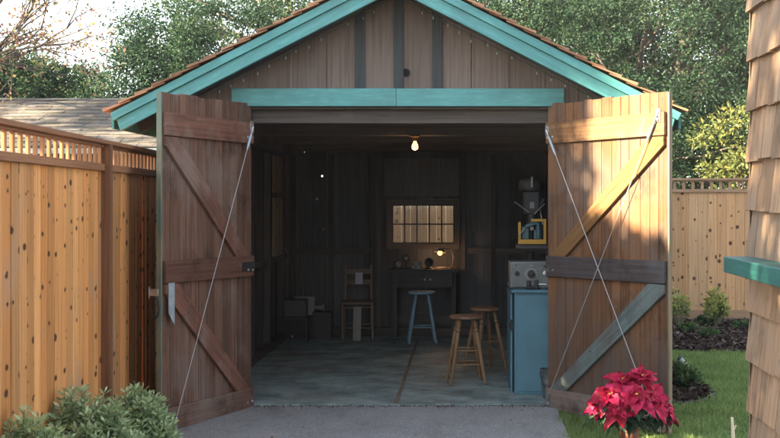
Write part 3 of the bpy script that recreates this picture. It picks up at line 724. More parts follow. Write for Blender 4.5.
# ------------------------------------------------------------------ neighbour's shed beyond the fence
ns=empty('neighbour_outbuilding',(-9,9.8,G),0,'low outbuilding with a grey brown shingle roof behind the fence','outbuilding')
x0,x1=-5.5,4.75; ye,yr=.0,3.3; ze,zr=2.66-G,3.76-G
b=MB(); b.box(x0+.3,x1-.3,.45,6.2,0,2.62-G); b.build('wall',M['gable'],ns)
b=MB(); ns_=14; sl_=math.hypot(yr-ye,zr-ze); dv=Vector((0,yr-ye,zr-ze)).normalized(); nv=Vector((0,-(zr-ze),yr-ye)).normalized()
for k in range(ns_):
    l0=k*sl_/ns_; x=x0-random.random()*.2
    while x<x1:
        wd=random.choice([.22,.30,.38,.46])*random.uniform(.9,1.1); lo=l0+random.uniform(-.012,.006)
        a=Vector((0,ye,ze))+dv*lo; c_=Vector((0,ye,ze))+dv*min(l0+sl_/ns_*1.5,sl_); t=random.uniform(.022,.036); ou=random.random()*9
        vs=[]
        for p,tt in ((a,t),(c_,.004)):
            for xx in (x,x+wd-.006): vs+=[Vector((xx,p.y,p.z)),Vector((xx,p.y,p.z))+nv*tt]
        b.add(vs,[(0,2,6,4),(1,5,7,3),(0,4,5,1),(2,3,7,6),(4,6,7,5),(0,1,3,2)],[(v.x+ou,v.y+ou) for v in vs]); x+=wd
b.add([(x0,yr,zr),(x1,yr,zr),(x1,yr*2,ze),(x0,yr*2,ze)],[(0,1,2,3)],[(0,0),(4,0),(4,4),(0,4)])
b.add([(x0,ye+.02,ze-.03),(x1,ye+.02,ze-.03),(x1,yr,zr-.03),(x0,yr,zr-.03)],[(0,1,2,3)],[(0,0),(4,0),(4,4),(0,4)])
b.build('roof',M['grey_roof'],ns)
b=MB(); b.box(x0,x1,-.10,.0,ze-.12,ze-.02); b.build('gutter',M['galv'],ns,bevel=.01)

# ------------------------------------------------------------------ trees
def limbs(mb,base,tips,r0,rb,jit=.12,forks=2):
    base=Vector(base); ends=[]
    for t in tips:
        t=Vector(t); pts=[];n=7
        ctrl=base.lerp(t,.45)+Vector((0,0,(t.z-base.z)*.22))
        for i in range(n+1):
            u=i/n; p=base*(1-u)**2+ctrl*2*u*(1-u)+t*u*u
            if 0<i<n: p+=Vector((random.gauss(0,jit),random.gauss(0,jit),random.gauss(0,jit*.6)))
            pts.append(p)
        rs=[r0*(1-i/n)+rb*(i/n) for i in range(n+1)]
        mb.tube(pts,rs,7,mi=0,cap=False); ends.append((pts,rs))
    return ends
def crown_leaves(blobs,nclump,per,csize,L,W,shell=.55):
    cs=[];vol=[]
    for (x,y,z,rx,ry,rz) in blobs: vol.append(rx*ry+rx*rz+ry*rz)
    vol=np.array(vol)/sum(vol); C=[]
    for bl_,fr in zip(blobs,vol):
        k=max(3,int(nclump*fr)); u=unit(rng.normal(size=(k,3))); r=shell+(1-shell)*rng.random((k,1))**.6
        C.append(np.array(bl_[:3])+u*r*np.array(bl_[3:]))
    C=np.concatenate(C); k=len(C); clr=rng.normal(0,.13,k); cr=csize*(.6+.8*rng.random(k))
    off=unit(rng.normal(size=(k,per,3)).reshape(-1,3)).reshape(k,per,3)*(rng.random((k,per,1))**.45)*cr[:,None,None]*np.array([1,1,.7])
    P=(C[:,None,:]+off).reshape(-1,3); d=off.reshape(-1,3)+rng.normal(0,.35,(k*per,3))*csize+np.array([0,0,-.15*csize])
    rn=np.clip(.45+np.repeat(clr,per)+rng.normal(0,.17,k*per),0,1)
    n=len(P); return P,d,L*(.5+1.0*rng.random(n)),W*(.6+.8*rng.random(n)),rn,C
def tree(name,loc,blobs,trunk_r,mat,bark,label,nclump=220,per=70,csize=.45,L=.11,W=.06,group=None,cat='tree',nl=7,trunk_h=None,shell=.55):
    root=empty(name,(loc[0],loc[1],G),0,label,cat,group)
    P,d,Ls,Ws,rn,C=crown_leaves(blobs,nclump,per,csize,L,W,shell)
    leaves('crown',P,d,Ls,Ws,M[mat],root,rn)
    tb=MB(); zc=np.mean([b_[2] for b_ in blobs]); th=trunk_h or zc*.45
    top=Vector((random.uniform(-.2,.2),random.uniform(-.2,.2),th))
    tb.tube([(0,0,-.1),(.03,.02,.12),tuple(top*.5+Vector((.06,0,0))),tuple(top)],[trunk_r*1.5,trunk_r*1.1,trunk_r*.92,trunk_r*.8],10)
    idx=rng.choice(len(C),min(nl*3,len(C)),replace=False); main=[C[i] for i in idx[:nl]]
    ends=limbs(tb,top,main,trunk_r*.6,trunk_r*.12)
    for j,i in enumerate(idx[nl:]):
        pts,rs=ends[j%len(ends)]; q=random.randint(2,5); limbs(tb,pts[q],[C[i]],rs[q]*.7,trunk_r*.06,.08)
    tb.build('trunk',M[bark],root)
    return root
# big oaks behind the garage, right half of the picture
tree('oak_tree',(4.6,14.2),[(0,0,4.6,2.6,2.2,2.3),(-2.2,.4,4.9,2.0,1.8,1.9),(1.6,-.6,3.6,1.9,1.8,1.9),(-.6,-.6,2.8,2.2,1.6,1.5),(.5,.3,6.4,2.4,2,1.5)],.28,'oak','bark','dense grey green oak rising behind the pale board fence',nclump=1200,per=130,csize=.38,L=.058,W=.036,nl=9)
tree('oak_tree',(1.0,16.5),[(0,0,6.2,2.4,2,1.8),(1.4,0,5.2,1.8,1.6,1.5),(-1.0,.2,7.3,2.0,1.6,1.3)],.24,'leaf_mid','bark','bright green tree rising just behind the garage roof ridge',nclump=650,per=120,csize=.38,L=.062,W=.038)
tree('oak_tree',(8.3,15.0),[(0,0,3.4,2.6,2.1,2.4),(-.6,.3,5.9,2.3,2.0,1.9),(1.8,0,4.6,2,2,2)],.26,'oak','bark','dark oak half hidden behind the shingled house wall',nclump=800,per=120,csize=.38,L=.058,W=.036)
tree('understory_tree',(6.0,11.2),[(0,0,2.0,1.1,.8,.9),(-.3,.1,2.9,.9,.7,.7),(.6,.0,2.6,.8,.7,.7)],.07,'leaf_yellow','bark','small yellow green tree just behind the pale board fence',nclump=90,per=60,csize=.32,L=.10,W=.055)
# left half
tree('dark_tree',(-5.7,17.0),[(-1.2,0,4.1,1.3,1.1,1.3),(-.8,.1,5.6,1.1,1.0,.8),(0,0,4.2,1.5,1.3,1.3),(.9,-.2,5.4,1.5,1.3,1.2),(-.6,.2,5.0,1.0,1.0,.9),(1.2,.0,3.2,1.6,1.3,1.3),(2.2,.3,4.6,1.3,1.1,1.2)],.2,'oak','bark','dark green tree above the outbuilding roof by the garage eave',nclump=600,per=130,csize=.33,L=.068,W=.04)
tree('pale_trunk_tree',(-2.6,19.0),[(-.4,0,6.6,1.7,1.4,1.2),(1.2,0,5.6,1.7,1.3,1.4),(.3,.4,4.2,1.8,1.3,1.3),(-1.6,.3,7.6,1.6,1.3,1.0)],.22,'leaf_mid','bark_pale','tall loose tree with pale limbs showing above the garage roof',nclump=300,per=80,csize=.4,L=.09,W=.05,nl=12,trunk_h=3.9,shell=.4)
tree('bushy_tree',(-8.4,17.5),[(0,0,3.6,1.4,1.1,1.3),(1.3,0,3.1,1.2,1.0,1.1),(-1.2,.1,4.0,1.3,1.1,1.2)],.13,'leaf_mid','bark','low bushy tree topping the outbuilding roof at its middle',nclump=560,per=120,csize=.30,L=.07,W=.042)
tree('bushy_tree',(-11.0,17.0),[(0,0,4.1,1.5,1.1,1.3),(1.2,0,4.3,1.1,.9,1.0),(-1.2,.1,3.4,1.3,1.1,1.2)],.13,'leaf_mid','bark','low bushy tree above the outbuilding roof below the autumn branches',nclump=560,per=120,csize=.30,L=.07,W=.042)
tree('oak_tree',(5.2,19.5),[(-2.4,0,6.6,2.6,1.2,2.6),(1.0,0,6.8,2.8,1.2,2.8),(4.4,0,5.8,2.8,1.2,2.8),(0,0,3.4,3.2,1.2,2.2)],.3,'oak','bark','farthest dark oak filling the gaps behind the other oaks',nclump=620,per=80,csize=.5,L=.11,W=.075)
# sparse branches: recursive twigs
def twigs(mb,p,d,L,r,depth,out):
    p=Vector(p); d=Vector(d).normalized(); n=5; pts=[p]; q=p.copy(); dd=d.copy()
    for i in range(n):
        dd=(dd+Vector((random.gauss(0,.13),random.gauss(0,.13),random.gauss(0,.10)))).normalized(); q=q+dd*L/n; pts.append(q.copy())
        if depth<=1: out.append((q.copy(),dd.copy()))
    mb.tube(pts,[r*(1-.6*i/n) for i in range(n+1)],6 if depth>1 else 5,cap=False)
    if depth>0:
        for i in range(random.randint(3,4)):
            k=random.randint(2,n); s=(dd+Vector((random.gauss(0,.6),random.gauss(0,.6),random.gauss(0.05,.5)))).normalized(); twigs(mb,pts[k],s,L*random.uniform(.5,.75),r*.5,depth-1,out)
def sparse_tree(name,loc,th,starts,mat,label,lpt=3,L=.12,W=.07,spread=.18,r=.12,bark='bark'):
    root=empty(name,(*loc,G),0,label,'tree'); mb=MB(); out=[]
    mb.tube([(0,0,-.1),(.05,0,th*.5),(0,.05,th)],[r*1.3,r*1.05,r*.85],9)
    for z,d,l in starts: twigs(mb,(0,.03,z),d,l,r*.55,3,out)
    mb.build('trunk',M[bark],root)
    P=np.array([tuple(p) for p,_ in out]); P=np.repeat(P,lpt,0)+rng.normal(0,spread,(len(P)*lpt,3)); n=len(P)
    d=rng.normal(size=(n,3))+np.array([0,0,-.5]); leaves('crown',P,d,L*(.6+.8*rng.random(n)),W*(.6+.8*rng.random(n)),M[mat],root)
    return root
sparse_tree('autumn_tree',(-9.6,12.5),3.4,[(3.3,(.9,0,.95),2.3),(3.4,(.6,.2,1.1),2.8),(3.4,(.7,-.2,1.0),2.6),(3.4,(.1,0,1),2.6)],'leaf_autumn','sparse autumn tree with pinkish leaves against the white sky',lpt=2,L=.08,W=.05,spread=.12)
sparse_tree('drooping_tree',(-4.4,21.5),6.4,[(6.2,(-1,0,.30),2.4),(6.4,(-.7,0,.7),2.3),(6.0,(-.5,0,.25),2.0),(6.0,(.4,0,.9),2.2),(6.4,(.9,.1,.35),2.2)],'leaf_mid','tall sparse tree with drooping twigs over the white sky gap',lpt=4,L=.11,W=.065,bark='bark_pale')
# unseen trees added to cast shade, crowns laid out and clipped along the sun
def sunpos(u,a): return Vector((-.93*a+.37*u,-.37*a-.93*u,0))
def added_shade_tree(u0,u1,w0,w1,a,label,n,csz=.5,top=None):
    pc=sunpos((u0+u1)/2,a); z0,z1=w0+TE*a-G,w1+TE*a-G
    root=empty('added_shade_tree',(pc.x,pc.y,G),0,label,'tree')
    nc=n; uu=rng.uniform(u0,u1,nc); aa=a+rng.uniform(-1.0,1.0,nc); ww=rng.uniform(w0,w1,nc)
    C=np.stack([-.93*aa+.37*uu-pc.x,-.37*aa-.93*uu-pc.y,ww+TE*aa-G],1)
    per=45; off=unit(rng.normal(size=(nc*per,3)))*(rng.random((nc*per,1))**.45)*csz
    P=np.repeat(C,per,0)+off
    U=(P[:,0]+pc.x)*.37-(P[:,1]+pc.y)*.93
    k=(U<u1+.02)&(U>u0-.3)
    if top is not None:
        Wp=P[:,2]+G-TE*(-.93*(P[:,0]+pc.x)-.37*(P[:,1]+pc.y)); k&=(Wp<top(U)-.06)
    P=P[k]; off=off[k]
    leaves('crown',P,off+rng.normal(0,.2,off.shape),.20*(.7+.6*rng.random(len(P))),.12,M['oak'],root)
    tb=MB(); zm=z0-.3; tb.tube([(0,0,-.1),(0.05,0,zm*.5),(0,.05,zm)],[.3,.22,.17],9)
    limbs(tb,(0,.05,zm),[C[i] for i in range(0,min(nc,60),5)],.1,.02); tb.build('trunk',M['bark'],root)
added_shade_tree(-4.5,.97,1.75,5.2,12,'tall dense unseen tree added to shade the garage gable',360)
added_shade_tree(-1.2,4.2,.92,2.5,9,'lower unseen tree added and clipped to shape the shadow on the brown door',330,.3,top=lambda u:np.where(u<.97,2.35,2.32-.22*(u-.97)))
added_shade_tree(4.9,9.5,-1.2,1.75,10,'broad unseen tree added to shade the shingled house wall',260,.4)
added_shade_tree(5.2,9.5,1.9,3.6,13,'loose high unseen tree added to dapple the shingled house wall',34,.45)
added_shade_tree(-9.0,-4.2,-2.5,3.2,15,'wide unseen tree added to shade the pale fence behind the garage',420,.5)
added_shade_tree(-9.5,-3.8,2.6,6.0,13,'tall unseen tree added to shade the pale fence by the mulch bed',330,.5)
added_shade_tree(-15,-8.8,-3.0,3.6,17,'open crowned unseen tree added to dapple the outbuilding roof',150,.42)

# ------------------------------------------------------------------ shrubs and small plants
def shrub(loc,rad,h,nst,label,group='grey green shrubs by the door',mat='pitto',L=.052,W=.019,name='shrub',per=38):
    root=empty(name,(loc[0],loc[1],G),0,label,'shrub',group); st=MB(); P=[];D=[];RN=[]
    for i in range(nst):
        a=random.uniform(0,2*math.pi); rr=rad*math.sqrt(random.random()); zt=h*(1-.55*(rr/rad)**2)*random.uniform(.72,1.04)
        tip=Vector((rr*math.cos(a),rr*math.sin(a),zt)); base=Vector((tip.x*.2,tip.y*.2,0))
        st.tube([base,base.lerp(tip,.5)+Vector((random.gauss(0,.02),random.gauss(0,.02),.03)),tip],[.006,.004,.0025],5)
        ax=(tip-base.lerp(tip,.5)).normalized(); ph=random.random()*6
        for k in range(per):
            t=1-.55*(k/per)**1.2; p=base.lerp(tip,t); ph+=2.4
            e1=ax.orthogonal().normalized(); e2=ax.cross(e1); rd=e1*math.cos(ph)+e2*math.sin(ph)
            up=.9 if k<5 else .35+random.gauss(0,.2)
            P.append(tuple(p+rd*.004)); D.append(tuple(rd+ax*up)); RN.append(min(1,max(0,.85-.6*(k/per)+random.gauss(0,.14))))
    st.build('stem',M['stem'],root); n=len(P)
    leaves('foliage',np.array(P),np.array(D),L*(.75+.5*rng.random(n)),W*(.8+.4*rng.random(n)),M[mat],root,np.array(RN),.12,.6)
    return root
shrub((px(26,6.35),CY+6.35),.33,.70,240,'round grey green shrub cut off by the bottom corner of the picture')
shrub((px(84,7.3),CY+7.3),.36,.68,270,'tallest grey green shrub of the clump beneath the knotty fence')
shrub((px(138,7.9),CY+7.9),.26,.60,200,'grey green shrub touching the foot of the red brown door')
shrub((px(58,6.0),CY+6.0),.26,.55,180,'low grey green shrub nearest the camera in the clump')
# planting bed
shrub((px(716,17.4),CY+17.4),.19,.54,42,'leafy yellow green shrub against the pale fence',None,'leaf_light',.08,.042,per=16)
shrub((px(679,17.3),CY+17.3),.14,.60,16,'thin leafy shrub peeking past the sunlit door',None,'leaf_light',.08,.042,per=14)
for (x,y,l) in ((688,333,'small green seedling clump in the mulch near the door'),(703,326,'low green clump in the mulch below the leafy shrub'),(741,330,'low green clump in the mulch beside the shingled house'),(708,338,'middle green seedling in the open mulch')):
    D=1.83*F/(y-200); shrub((px(x,D),CY+D),.15,.14,22,l,'low plants in the mulch bed','leaf_mid',.05,.03,'bed_plant',10)
for (x,y,l) in ((678,382,'leafy plant in the curved bed by the door edge'),(688,388,'small plant in the curved bed near the edging')):
    D=1.83*F/(y-200); shrub((px(x,D),CY+D),.13,.20,26,l,'plants in the curved bed','leaf_mid',.06,.035,'bed_plant',10)
# garden spotlight
gl=empty('garden_spotlight',(px(689,12.2),CY+12.2,G),0,'grey tubular garden spotlight tilted over the curved bed','lamp')
b=MB(); b.tube([(0,0,0),(0,0,.12)],.012,8); b.build('stake',M['black'],gl)
b=MB(); b.tube([(.03,-.03,.06),(-.09,.03,.20)],[.032,.038],14); b.build('lamp_body',M['greytube'],gl,bevel=.002)
b=MB(); b.tube([(-.09,.03,.20),(-.105,.037,.218)],[.042,.042],14); b.build('lamp_hood',M['black'],gl)
b=MB(); b.tube([(0,0,-.02),(.01,.0,.18),(.0,0,.345)],[.011,.014,.009],8); b.tube([(.004,0,.24),(.03,.01,.29)],[.006,.004],6)
tag(b.build('stake',M['white_stake'],None,loc=(px(732,8.2),CY+8.2,G)),'pale wooden stake standing in the lawn','stake')

# ------------------------------------------------------------------ poinsettia
PX,PY=px(629,8.62),CY+8.62
po=empty('poinsettia',(PX,PY,G),0,'red poinsettia in a terracotta pot in front of the brown door','plant')
b=MB(); b.lathe([(.055,0),(.062,.01),(.078,.185),(.088,.187),(.091,.225),(.083,.228),(.078,.20),(.0,.195)],(0,0,0),28); b.build('pot',M['terracotta'],po)
def bigleaf(mb,p,d,up,L,Wd,droop,rnd,mi=0):
    p=Vector(p); d=Vector(d).normalized(); up=Vector(up); s=d.cross(up).normalized(); n=s.cross(d).normalized(); R_=6; vs=[];uv=[]
    prof=[.06,.62,1.0,.82,.42,.0]
    wav=random.random()*6
    for i in range(R_):
        t=i/(R_-1); c=p+d*(L*t)+Vector((0,0,-droop*L*t*t)); hw=Wd/2*prof[i]*(1+.10*math.sin(i*2.3+wav))
        for k in (-1,-.5,0,.5,1):
            vs.append(c+s*hw*k+n*(abs(k)*hw*.34+.010*math.sin(i*1.9+k*3+wav))); uv.append((k*hw,L*t))
    fs=[(i*5+k,i*5+k+1,(i+1)*5+k+1,(i+1)*5+k) for i in range(R_-1) for k in range(4)]
    mb.add(vs,fs,uv,rnd,mi,True)
heads=[(-.16,-.12,.47,.15),(.03,-.18,.47,.15),(.16,-.13,.44,.15),(-.04,.03,.56,.14),(.11,.04,.58,.14),(-.24,.0,.38,.13),(.25,-.04,.38,.12),(-.10,-.20,.37,.13),(.30,.0,.31,.10)]
st=MB(); gr=MB()
for hx,hy,hz,L in heads:
    rd=MB(); yl=MB(); tip=Vector((hx,hy,hz)); st.tube([(hx*.15,hy*.15,.2),(hx*.6,hy*.6,.2+(hz-.2)*.55),tip],[.008,.006,.005],6)
    out=Vector((hx*.9,hy-.22,.34)).normalized()
    e1=out.orthogonal().normalized(); e2=out.cross(e1); ph=random.random()*6
    for ring,(nb,ll,tl) in enumerate(((6,1.15,.02),(5,.80,.35),(3,.48,.9))):
        for k in range(nb):
            ph+=2*math.pi/nb+random.gauss(0,.12); r_=e1*math.cos(ph)+e2*math.sin(ph)
            bigleaf(rd,tip+out*.006*ring,r_+out*(tl+random.gauss(0,.2)),out,L*ll*random.uniform(.8,1.2),L*ll*.66*random.uniform(.85,1.1),random.uniform(.08,.35),random.random())
        ph+=.5
    for k in range(5):
        yl.lathe([(.001,0),(.006,.003),(.006,.011),(.001,.014)],tip+out*.012+e1*random.gauss(0,.008)+e2*random.gauss(0,.008),7,dirv=out)
    fh=rd.build('flower',M['bract'],po); yl.build('flower_centre',M['stamen'],fh)
    for k in range(6):
        ph+=2*math.pi/6; r_=Vector((math.cos(ph),math.sin(ph),0))
        bigleaf(gr,(hx*.8,hy*.8,.2+(hz-.2)*random.uniform(.45,.85)),r_+Vector((hx*1.5,hy*1.5,.15)),(0,0,1),random.uniform(.12,.17),random.uniform(.07,.10),random.uniform(.35,.8),random.random())
for k in range(16):
    a=k*2.4; bigleaf(gr,(.05*math.cos(a),.05*math.sin(a),.27),(math.cos(a),math.sin(a),.2),(0,0,1),random.uniform(.13,.19),.09,random.uniform(.5,1.0),random.random())
po.scale=(.93,.93,.95); st.build('stem',M['stem'],po); gr.build('foliage',M['pleaf'],po)

# ------------------------------------------------------------------ inside the garage
def stool(loc,rz,mats,H,seatr,spread,label,group,cat='stool',turned=True,name='stool'):
    t=empty(name,loc,rz,label,cat,group)
    b=MB(); b.lathe([(.0,H-.034),(seatr*.9,H-.034),(seatr,H-.024),(seatr,H-.010),(seatr*.95,H),(seatr*.6,H-.004),(0,H-.006)],(0,0,0),32); b.build('seat',mats[1],t)
    feet=[]
    for k in range(4):
        a=R(45+90*k); top=Vector((seatr*.62*math.cos(a),seatr*.62*math.sin(a),H-.03)); ft=Vector((spread*math.cos(a),spread*math.sin(a),0)); feet.append((top,ft))
        b=MB()
        if turned:
            prof=[(0,.013),(.06,.015),(.30,.018),(.62,.021),(.78,.022),(.80,.013),(.815,.023),(.84,.024),(.86,.013),(.88,.021),(.93,.02),(1,.013)]
        else: prof=[(0,.016),(.5,.018),(1,.015)]
        b.tube([ft.lerp(top,u) for u,_ in prof],[r for _,r in prof],10); b.build('leg',mats[0],t)
    for k in range(4):
        for z in ((.20,.34) if turned else ((.16,.24) if k%2 else (.20,))):
            zz=z+(.03 if k%2 else 0); (ta,fa),(tb_,fb)=feet[k],feet[(k+1)%4]; u=zz/H
            b=MB(); p,q=fa.lerp(ta,u),fb.lerp(tb_,u); b.tube([p,p.lerp(q,.5),q],[.007,.010,.007],8); b.build('rung',mats[0],t)
    return t
stool((px(466,11.62),CY+11.62,0),R(8),(M['stool_wood'],M['stool_seat']),.655,.163,.235,'wooden bar stool in front of the other one','wooden bar stools')
stool((px(485,12.35),CY+12.35,0),R(27),(M['stool_wood'],M['stool_seat']),.665,.155,.235,'wooden bar stool tucked behind its twin near the blue cabinet','wooden bar stools')
stool((px(422,15.0),CY+15.0,0),R(5),(M['stool_blue'],M['stool_blue']),.63,.17,.235,'blue painted stool in front of the workbench',None,turned=False)
# workbench
BY0,BY1=5.0,5.42; BT=.88
wb=empty('workbench',(.06,5.2,0),0,'dark wooden workbench under the back window','workbench')
bx0,bx1=px(389,15.4)-.06,px(459,15.4)-.06
b=MB()
for i in range(3): b.board((bx0,-.2+.14*i+.065,BT-.02),(bx1,-.2+.14*i+.065,BT-.02),.138,.04,(0,0,1))
b.build('bench_top',M['stud'],wb,bevel=.003)
b=MB(); b.box(bx0+.09,bx1-.06,-.17,.2,BT-.24,BT-.042); b.build('drawer_case',M['stud'],wb,bevel=.003)
for i in (0,1):
    xa=bx0+.10+i*(bx1-bx0-.16)/2; b=MB(); b.box(xa+.012,xa+(bx1-bx0-.16)/2-.02,-.186,-.172,BT-.225,BT-.06); dd=b.build('drawer',M['stud'],wb,bevel=.003)
    k=MB(); k.lathe([(0,0),(.012,0),(.012,.015),(.016,.02),(0,.026)],(xa+(.36 if i==0 else .06),-.187,BT-.13),10,dirv=(0,-1,0)); k.build('knob',M['steel'],dd)
for x in (bx0+.07,bx1-.07):
    for y in (-.14,.17): b=MB(); b.box(x-.03,x+.03,y-.03,y+.03,0,BT-.04); b.build('leg',M['stud'],wb,bevel=.003)
b=MB(); b.box(bx0+.1,bx1-.1,.15,.17,.15,.25); b.build('stretcher',M['stud'],wb)
# things on the bench
def onb(x,y=0): return (px(x,15.5),5.10+y,BT)
t=empty('bench_meter',onb(398),R(12),'small round black meter farthest from the lamp','meter'); b=MB(); b.box(-.045,.045,-.03,.03,0,.02); b.lathe([(0,0),(.05,0),(.05,.05),(.044,.055)],(0,.02,.065),20,dirv=(0,-1,0)); b.build('case',M['black'],t); b=MB(); b.lathe([(0,0),(.040,0),(.038,.004),(0,.004)],(0,-.036,.065),20,dirv=(0,-1,0)); b.build('dial',M['inst'],t)
t=empty('stand_gauge',onb(406,.05),0,'taller gauge on a stand at the bench middle','gauge'); b=MB(); b.lathe([(.045,0),(.045,.012),(.012,.02),(.01,.09)],(0,0,0),16); b.build('stand',M['black'],t); b=MB(); b.lathe([(0,0),(.055,0),(.055,.04),(.04,.05),(0,.05)],(0,.02,.135),20,dirv=(0,-1,0)); b.build('dial_case',M['darkbox'],t); b=MB(); b.lathe([(0,0),(.022,0),(0,.004)],(0,-.03,.135),14,dirv=(0,-1,0)); b.build('dial',M['white'],t)
t=empty('signal_box',onb(416.5),R(-6),'small grey box with knobs on the workbench','electronics'); b=MB(); b.box(-.06,.06,-.04,.05,0,.095); b.build('case',M['inst'],t,bevel=.004)
for xx,zz in ((-.03,.065),(.03,.065),(0,.03)): k=MB(); k.lathe([(0,0),(.014,0),(.012,.018),(0,.018)],(xx,-.041,zz),12,dirv=(0,-1,0)); k.build('knob',M['black'],t)
t=empty('speaker_unit',onb(429,.02),R(-15),'round dark speaker unit beside the desk lamp','speaker'); b=MB(); b.lathe([(.05,0),(.05,.015),(.02,.03),(.02,.04)],(0,0,0),16); b.build('base',M['black'],t); b=MB(); b.lathe([(.0,.03),(.03,.0),(.058,-.03),(.062,-.03),(.035,.03),(.03,.06),(0,.06)],(0,0,.085),20,dirv=(-.3,1,0)); b.build('cone',M['darkbox'],t)
b=MB(); b.box(-.15,.15,-.05,.05,0,.012); b.box(-.13,.02,-.03,.03,.012,.024); b.box(.05,.13,-.04,.03,.012,.03); tag(b.build('lamplight_strip',M['stool_wood'],None,bevel=.002,loc=onb(446,-.02)),'wooden tool tray lit by the desk lamp','strip')  # tan pieces stand in for the strip of warm lamplight on the bench
dl_=empty('desk_lamp',(px(452,15.6),5.24,BT),0,'lit desk lamp bending over the workbench','lamp')
lx=px(440,15.6)-px(452,15.6)
b=MB(); b.lathe([(.065,0),(.065,.012),(.02,.022),(0,.024)],(0,0,0),20); b.build('base',M['lampshade'],dl_)
b=MB(); b.tube([(0,0,.02),(.02,0,.14),(-.005,-.01,.245),(lx+.03,-.04,.265)],.007,8); b.build('arm',M['lampshade'],dl_)
b=MB(); b.lathe([(.02,.05),(.03,.045),(.075,.0),(.078,-.004),(.07,-.002),(.028,.038)],(lx,-.045,.215),22,dirv=(.1,.25,1)); b.build('lamp_shade',M['lampshade'],dl_)
b=MB(); b.lathe([(.001,-.035),(.028,-.022),(.034,0),(.022,.024),(.008,.03)],(lx,-.05,.205),16); b.build('lamp_bulb',M['lampglow'],dl_)
pl=bpy.data.lights.new('desk_lamp_light','POINT'); pl.energy=.45; pl.color=(1,.55,.25); pl.shadow_soft_size=.04; plo=bpy.data.objects.new('desk_lamp_light',pl); col.objects.link(plo); plo.location=(px(440,15.6),5.17,BT+.13)
# hanging bulb
hb=empty('hanging_bulb',(px(415,11.93),1.53,2.41),0,'bare lit light bulb hanging from the ceiling beam','lamp')
b=MB(); b.lathe([(.055,.0),(.055,-.012),(.028,-.02),(.024,-.05),(.018,-.055)],(0,0,0),18); b.build('socket',M['rail_gold'],hb)
b=MB(); b.lathe([(.012,-.05),(.016,-.065),(.030,-.095),(.033,-.112),(.026,-.135),(.001,-.146)],(0,0,0),18); b.build('glass_bulb',M['bulb'],hb)
pl=bpy.data.lights.new('hanging_bulb_light','POINT'); pl.energy=.7; pl.color=(1,.58,.28); pl.shadow_soft_size=.04; plo=bpy.data.objects.new('hanging_bulb_light',pl); col.objects.link(plo); plo.location=(px(415,11.93),1.53,2.22)
# chair
ch=empty('ladder_back_chair',(px(358,15.45),CY+15.45,0),R(3),'old wooden ladder back chair against the back wall','chair')
for x in (-.19,.19):
    b=MB(); b.tube([(x,-.17,0),(x,-.17,.44)],[.018,.02],8); b.build('leg',M['chair_wood'],ch)
    b=MB(); b.tube([(x*.98,.17,0),(x*.9,.18,.45),(x*.86,.215,.92)],[.018,.02,.016],8); b.build('leg',M['chair_wood'],ch)
b=MB(); b.box(-.205,.205,-.19,.19,.44,.47); b.build('seat',M['chair_wood'],ch,bevel=.008)
for z in (.84,.70): b=MB(); b.board((-.165,.205 if z>.8 else .197,z),(.165,.205 if z>.8 else .197,z),.07,.016); b.build('back_slat',M['chair_wood'],ch,bevel=.004)
for z in (.14,.40):
    b=MB(); b.tube([(-.19,-.17,z),(.19,-.17,z)],.012,8); b.build('rung',M['chair_wood'],ch)
b=MB(); b.tube([(-.19,.17,.16),(.19,.17,.16)],.012,8); b.build('rung',M['chair_wood'],ch)
b=MB(); b.board((0,-.09,0),(0,.02,.415),.10,.012,(0,-1,0)); tag(b.build('pale_board',M['plank_pale'],None,loc=(px(357.5,15.2),CY+15.2,0)),'pale narrow board leaning against the front of the chair','board')
b=MB(); b.board((0,-.012,0),(0,0,.15),.095,.004,(0,-1,0)); tag(b.build('paper_sheet',M['paper'],None,loc=(px(358.5,15.55),CY+15.55+.08,.675)),'lilac grey sheet of paper propped on the chair back','paper')
# cases on the floor by the left wall
cs=empty('radio_case',(px(297,15.2),CY+15.2,0),R(-6),'large dark equipment case standing on the floor','case')
b=MB(); b.box(-.17,.17,-.15,.15,0,.30); b.build('body',M['darkbox'],cs,bevel=.008)
b=MB(); b.box(-.15,.15,-.158,-.151,.03,.27); b.build('front_panel',M['black'],cs,bevel=.002)
b=MB(); b.lathe([(0,0),(.012,0),(.01,.012),(0,.014)],(-.02,-.158,.06),10,dirv=(0,-1,0)); b.build('knob',M['steel'],cs)
c2_=empty('radio_case',(px(296,15.2),CY+15.2,.30),R(3),'smaller dark case stacked on the large case','case')
b=MB(); b.box(-.14,.14,-.13,.13,0,.21); b.build('body',M['darkbox'],c2_,bevel=.008)
b=MB(); b.lathe([(0,0),(.012,0),(.01,.012),(0,.014)],(-.02,-.131,.14),10,dirv=(0,-1,0)); b.build('knob',M['inst'],c2_)
b=MB(); b.board((0,.0,0),(0,.1,.52),.26,.012,(0,-1,0)); tag(b.build('white_card',M['white'],None,loc=(px(304,15.45),CY+15.42,0)),'white card standing behind the dark cases','card')
b=MB(); b.box(-.14,.10,-.10,.10,0,.34); tag(b.build('dark_crate',M['stud'],None,loc=(px(324,15.4),CY+15.4,0),bevel=.005),'dark wooden crate standing between the cases and the chair','crate')
hn=empty('wooden_horn',(px(320,15.4),CY+15.4,.34),0,'pale wooden horn lying on the dark crate','horn'); b=MB(); b.tube([(-.07,0,.05),(.02,0,.05),(.06,0,.05)],[.022,.032,.05],14); b.build('body',M['plank_pale'],hn)
b=MB(); b.tube([(.06,-.06,0),(-.03,.17,.83)],.009,6); tag(b.build('stick',M['chair_wood'],None,loc=(px(301,15.6),CY+15.72,0)),'thin stick leaning on the back wall behind the cases','stick')
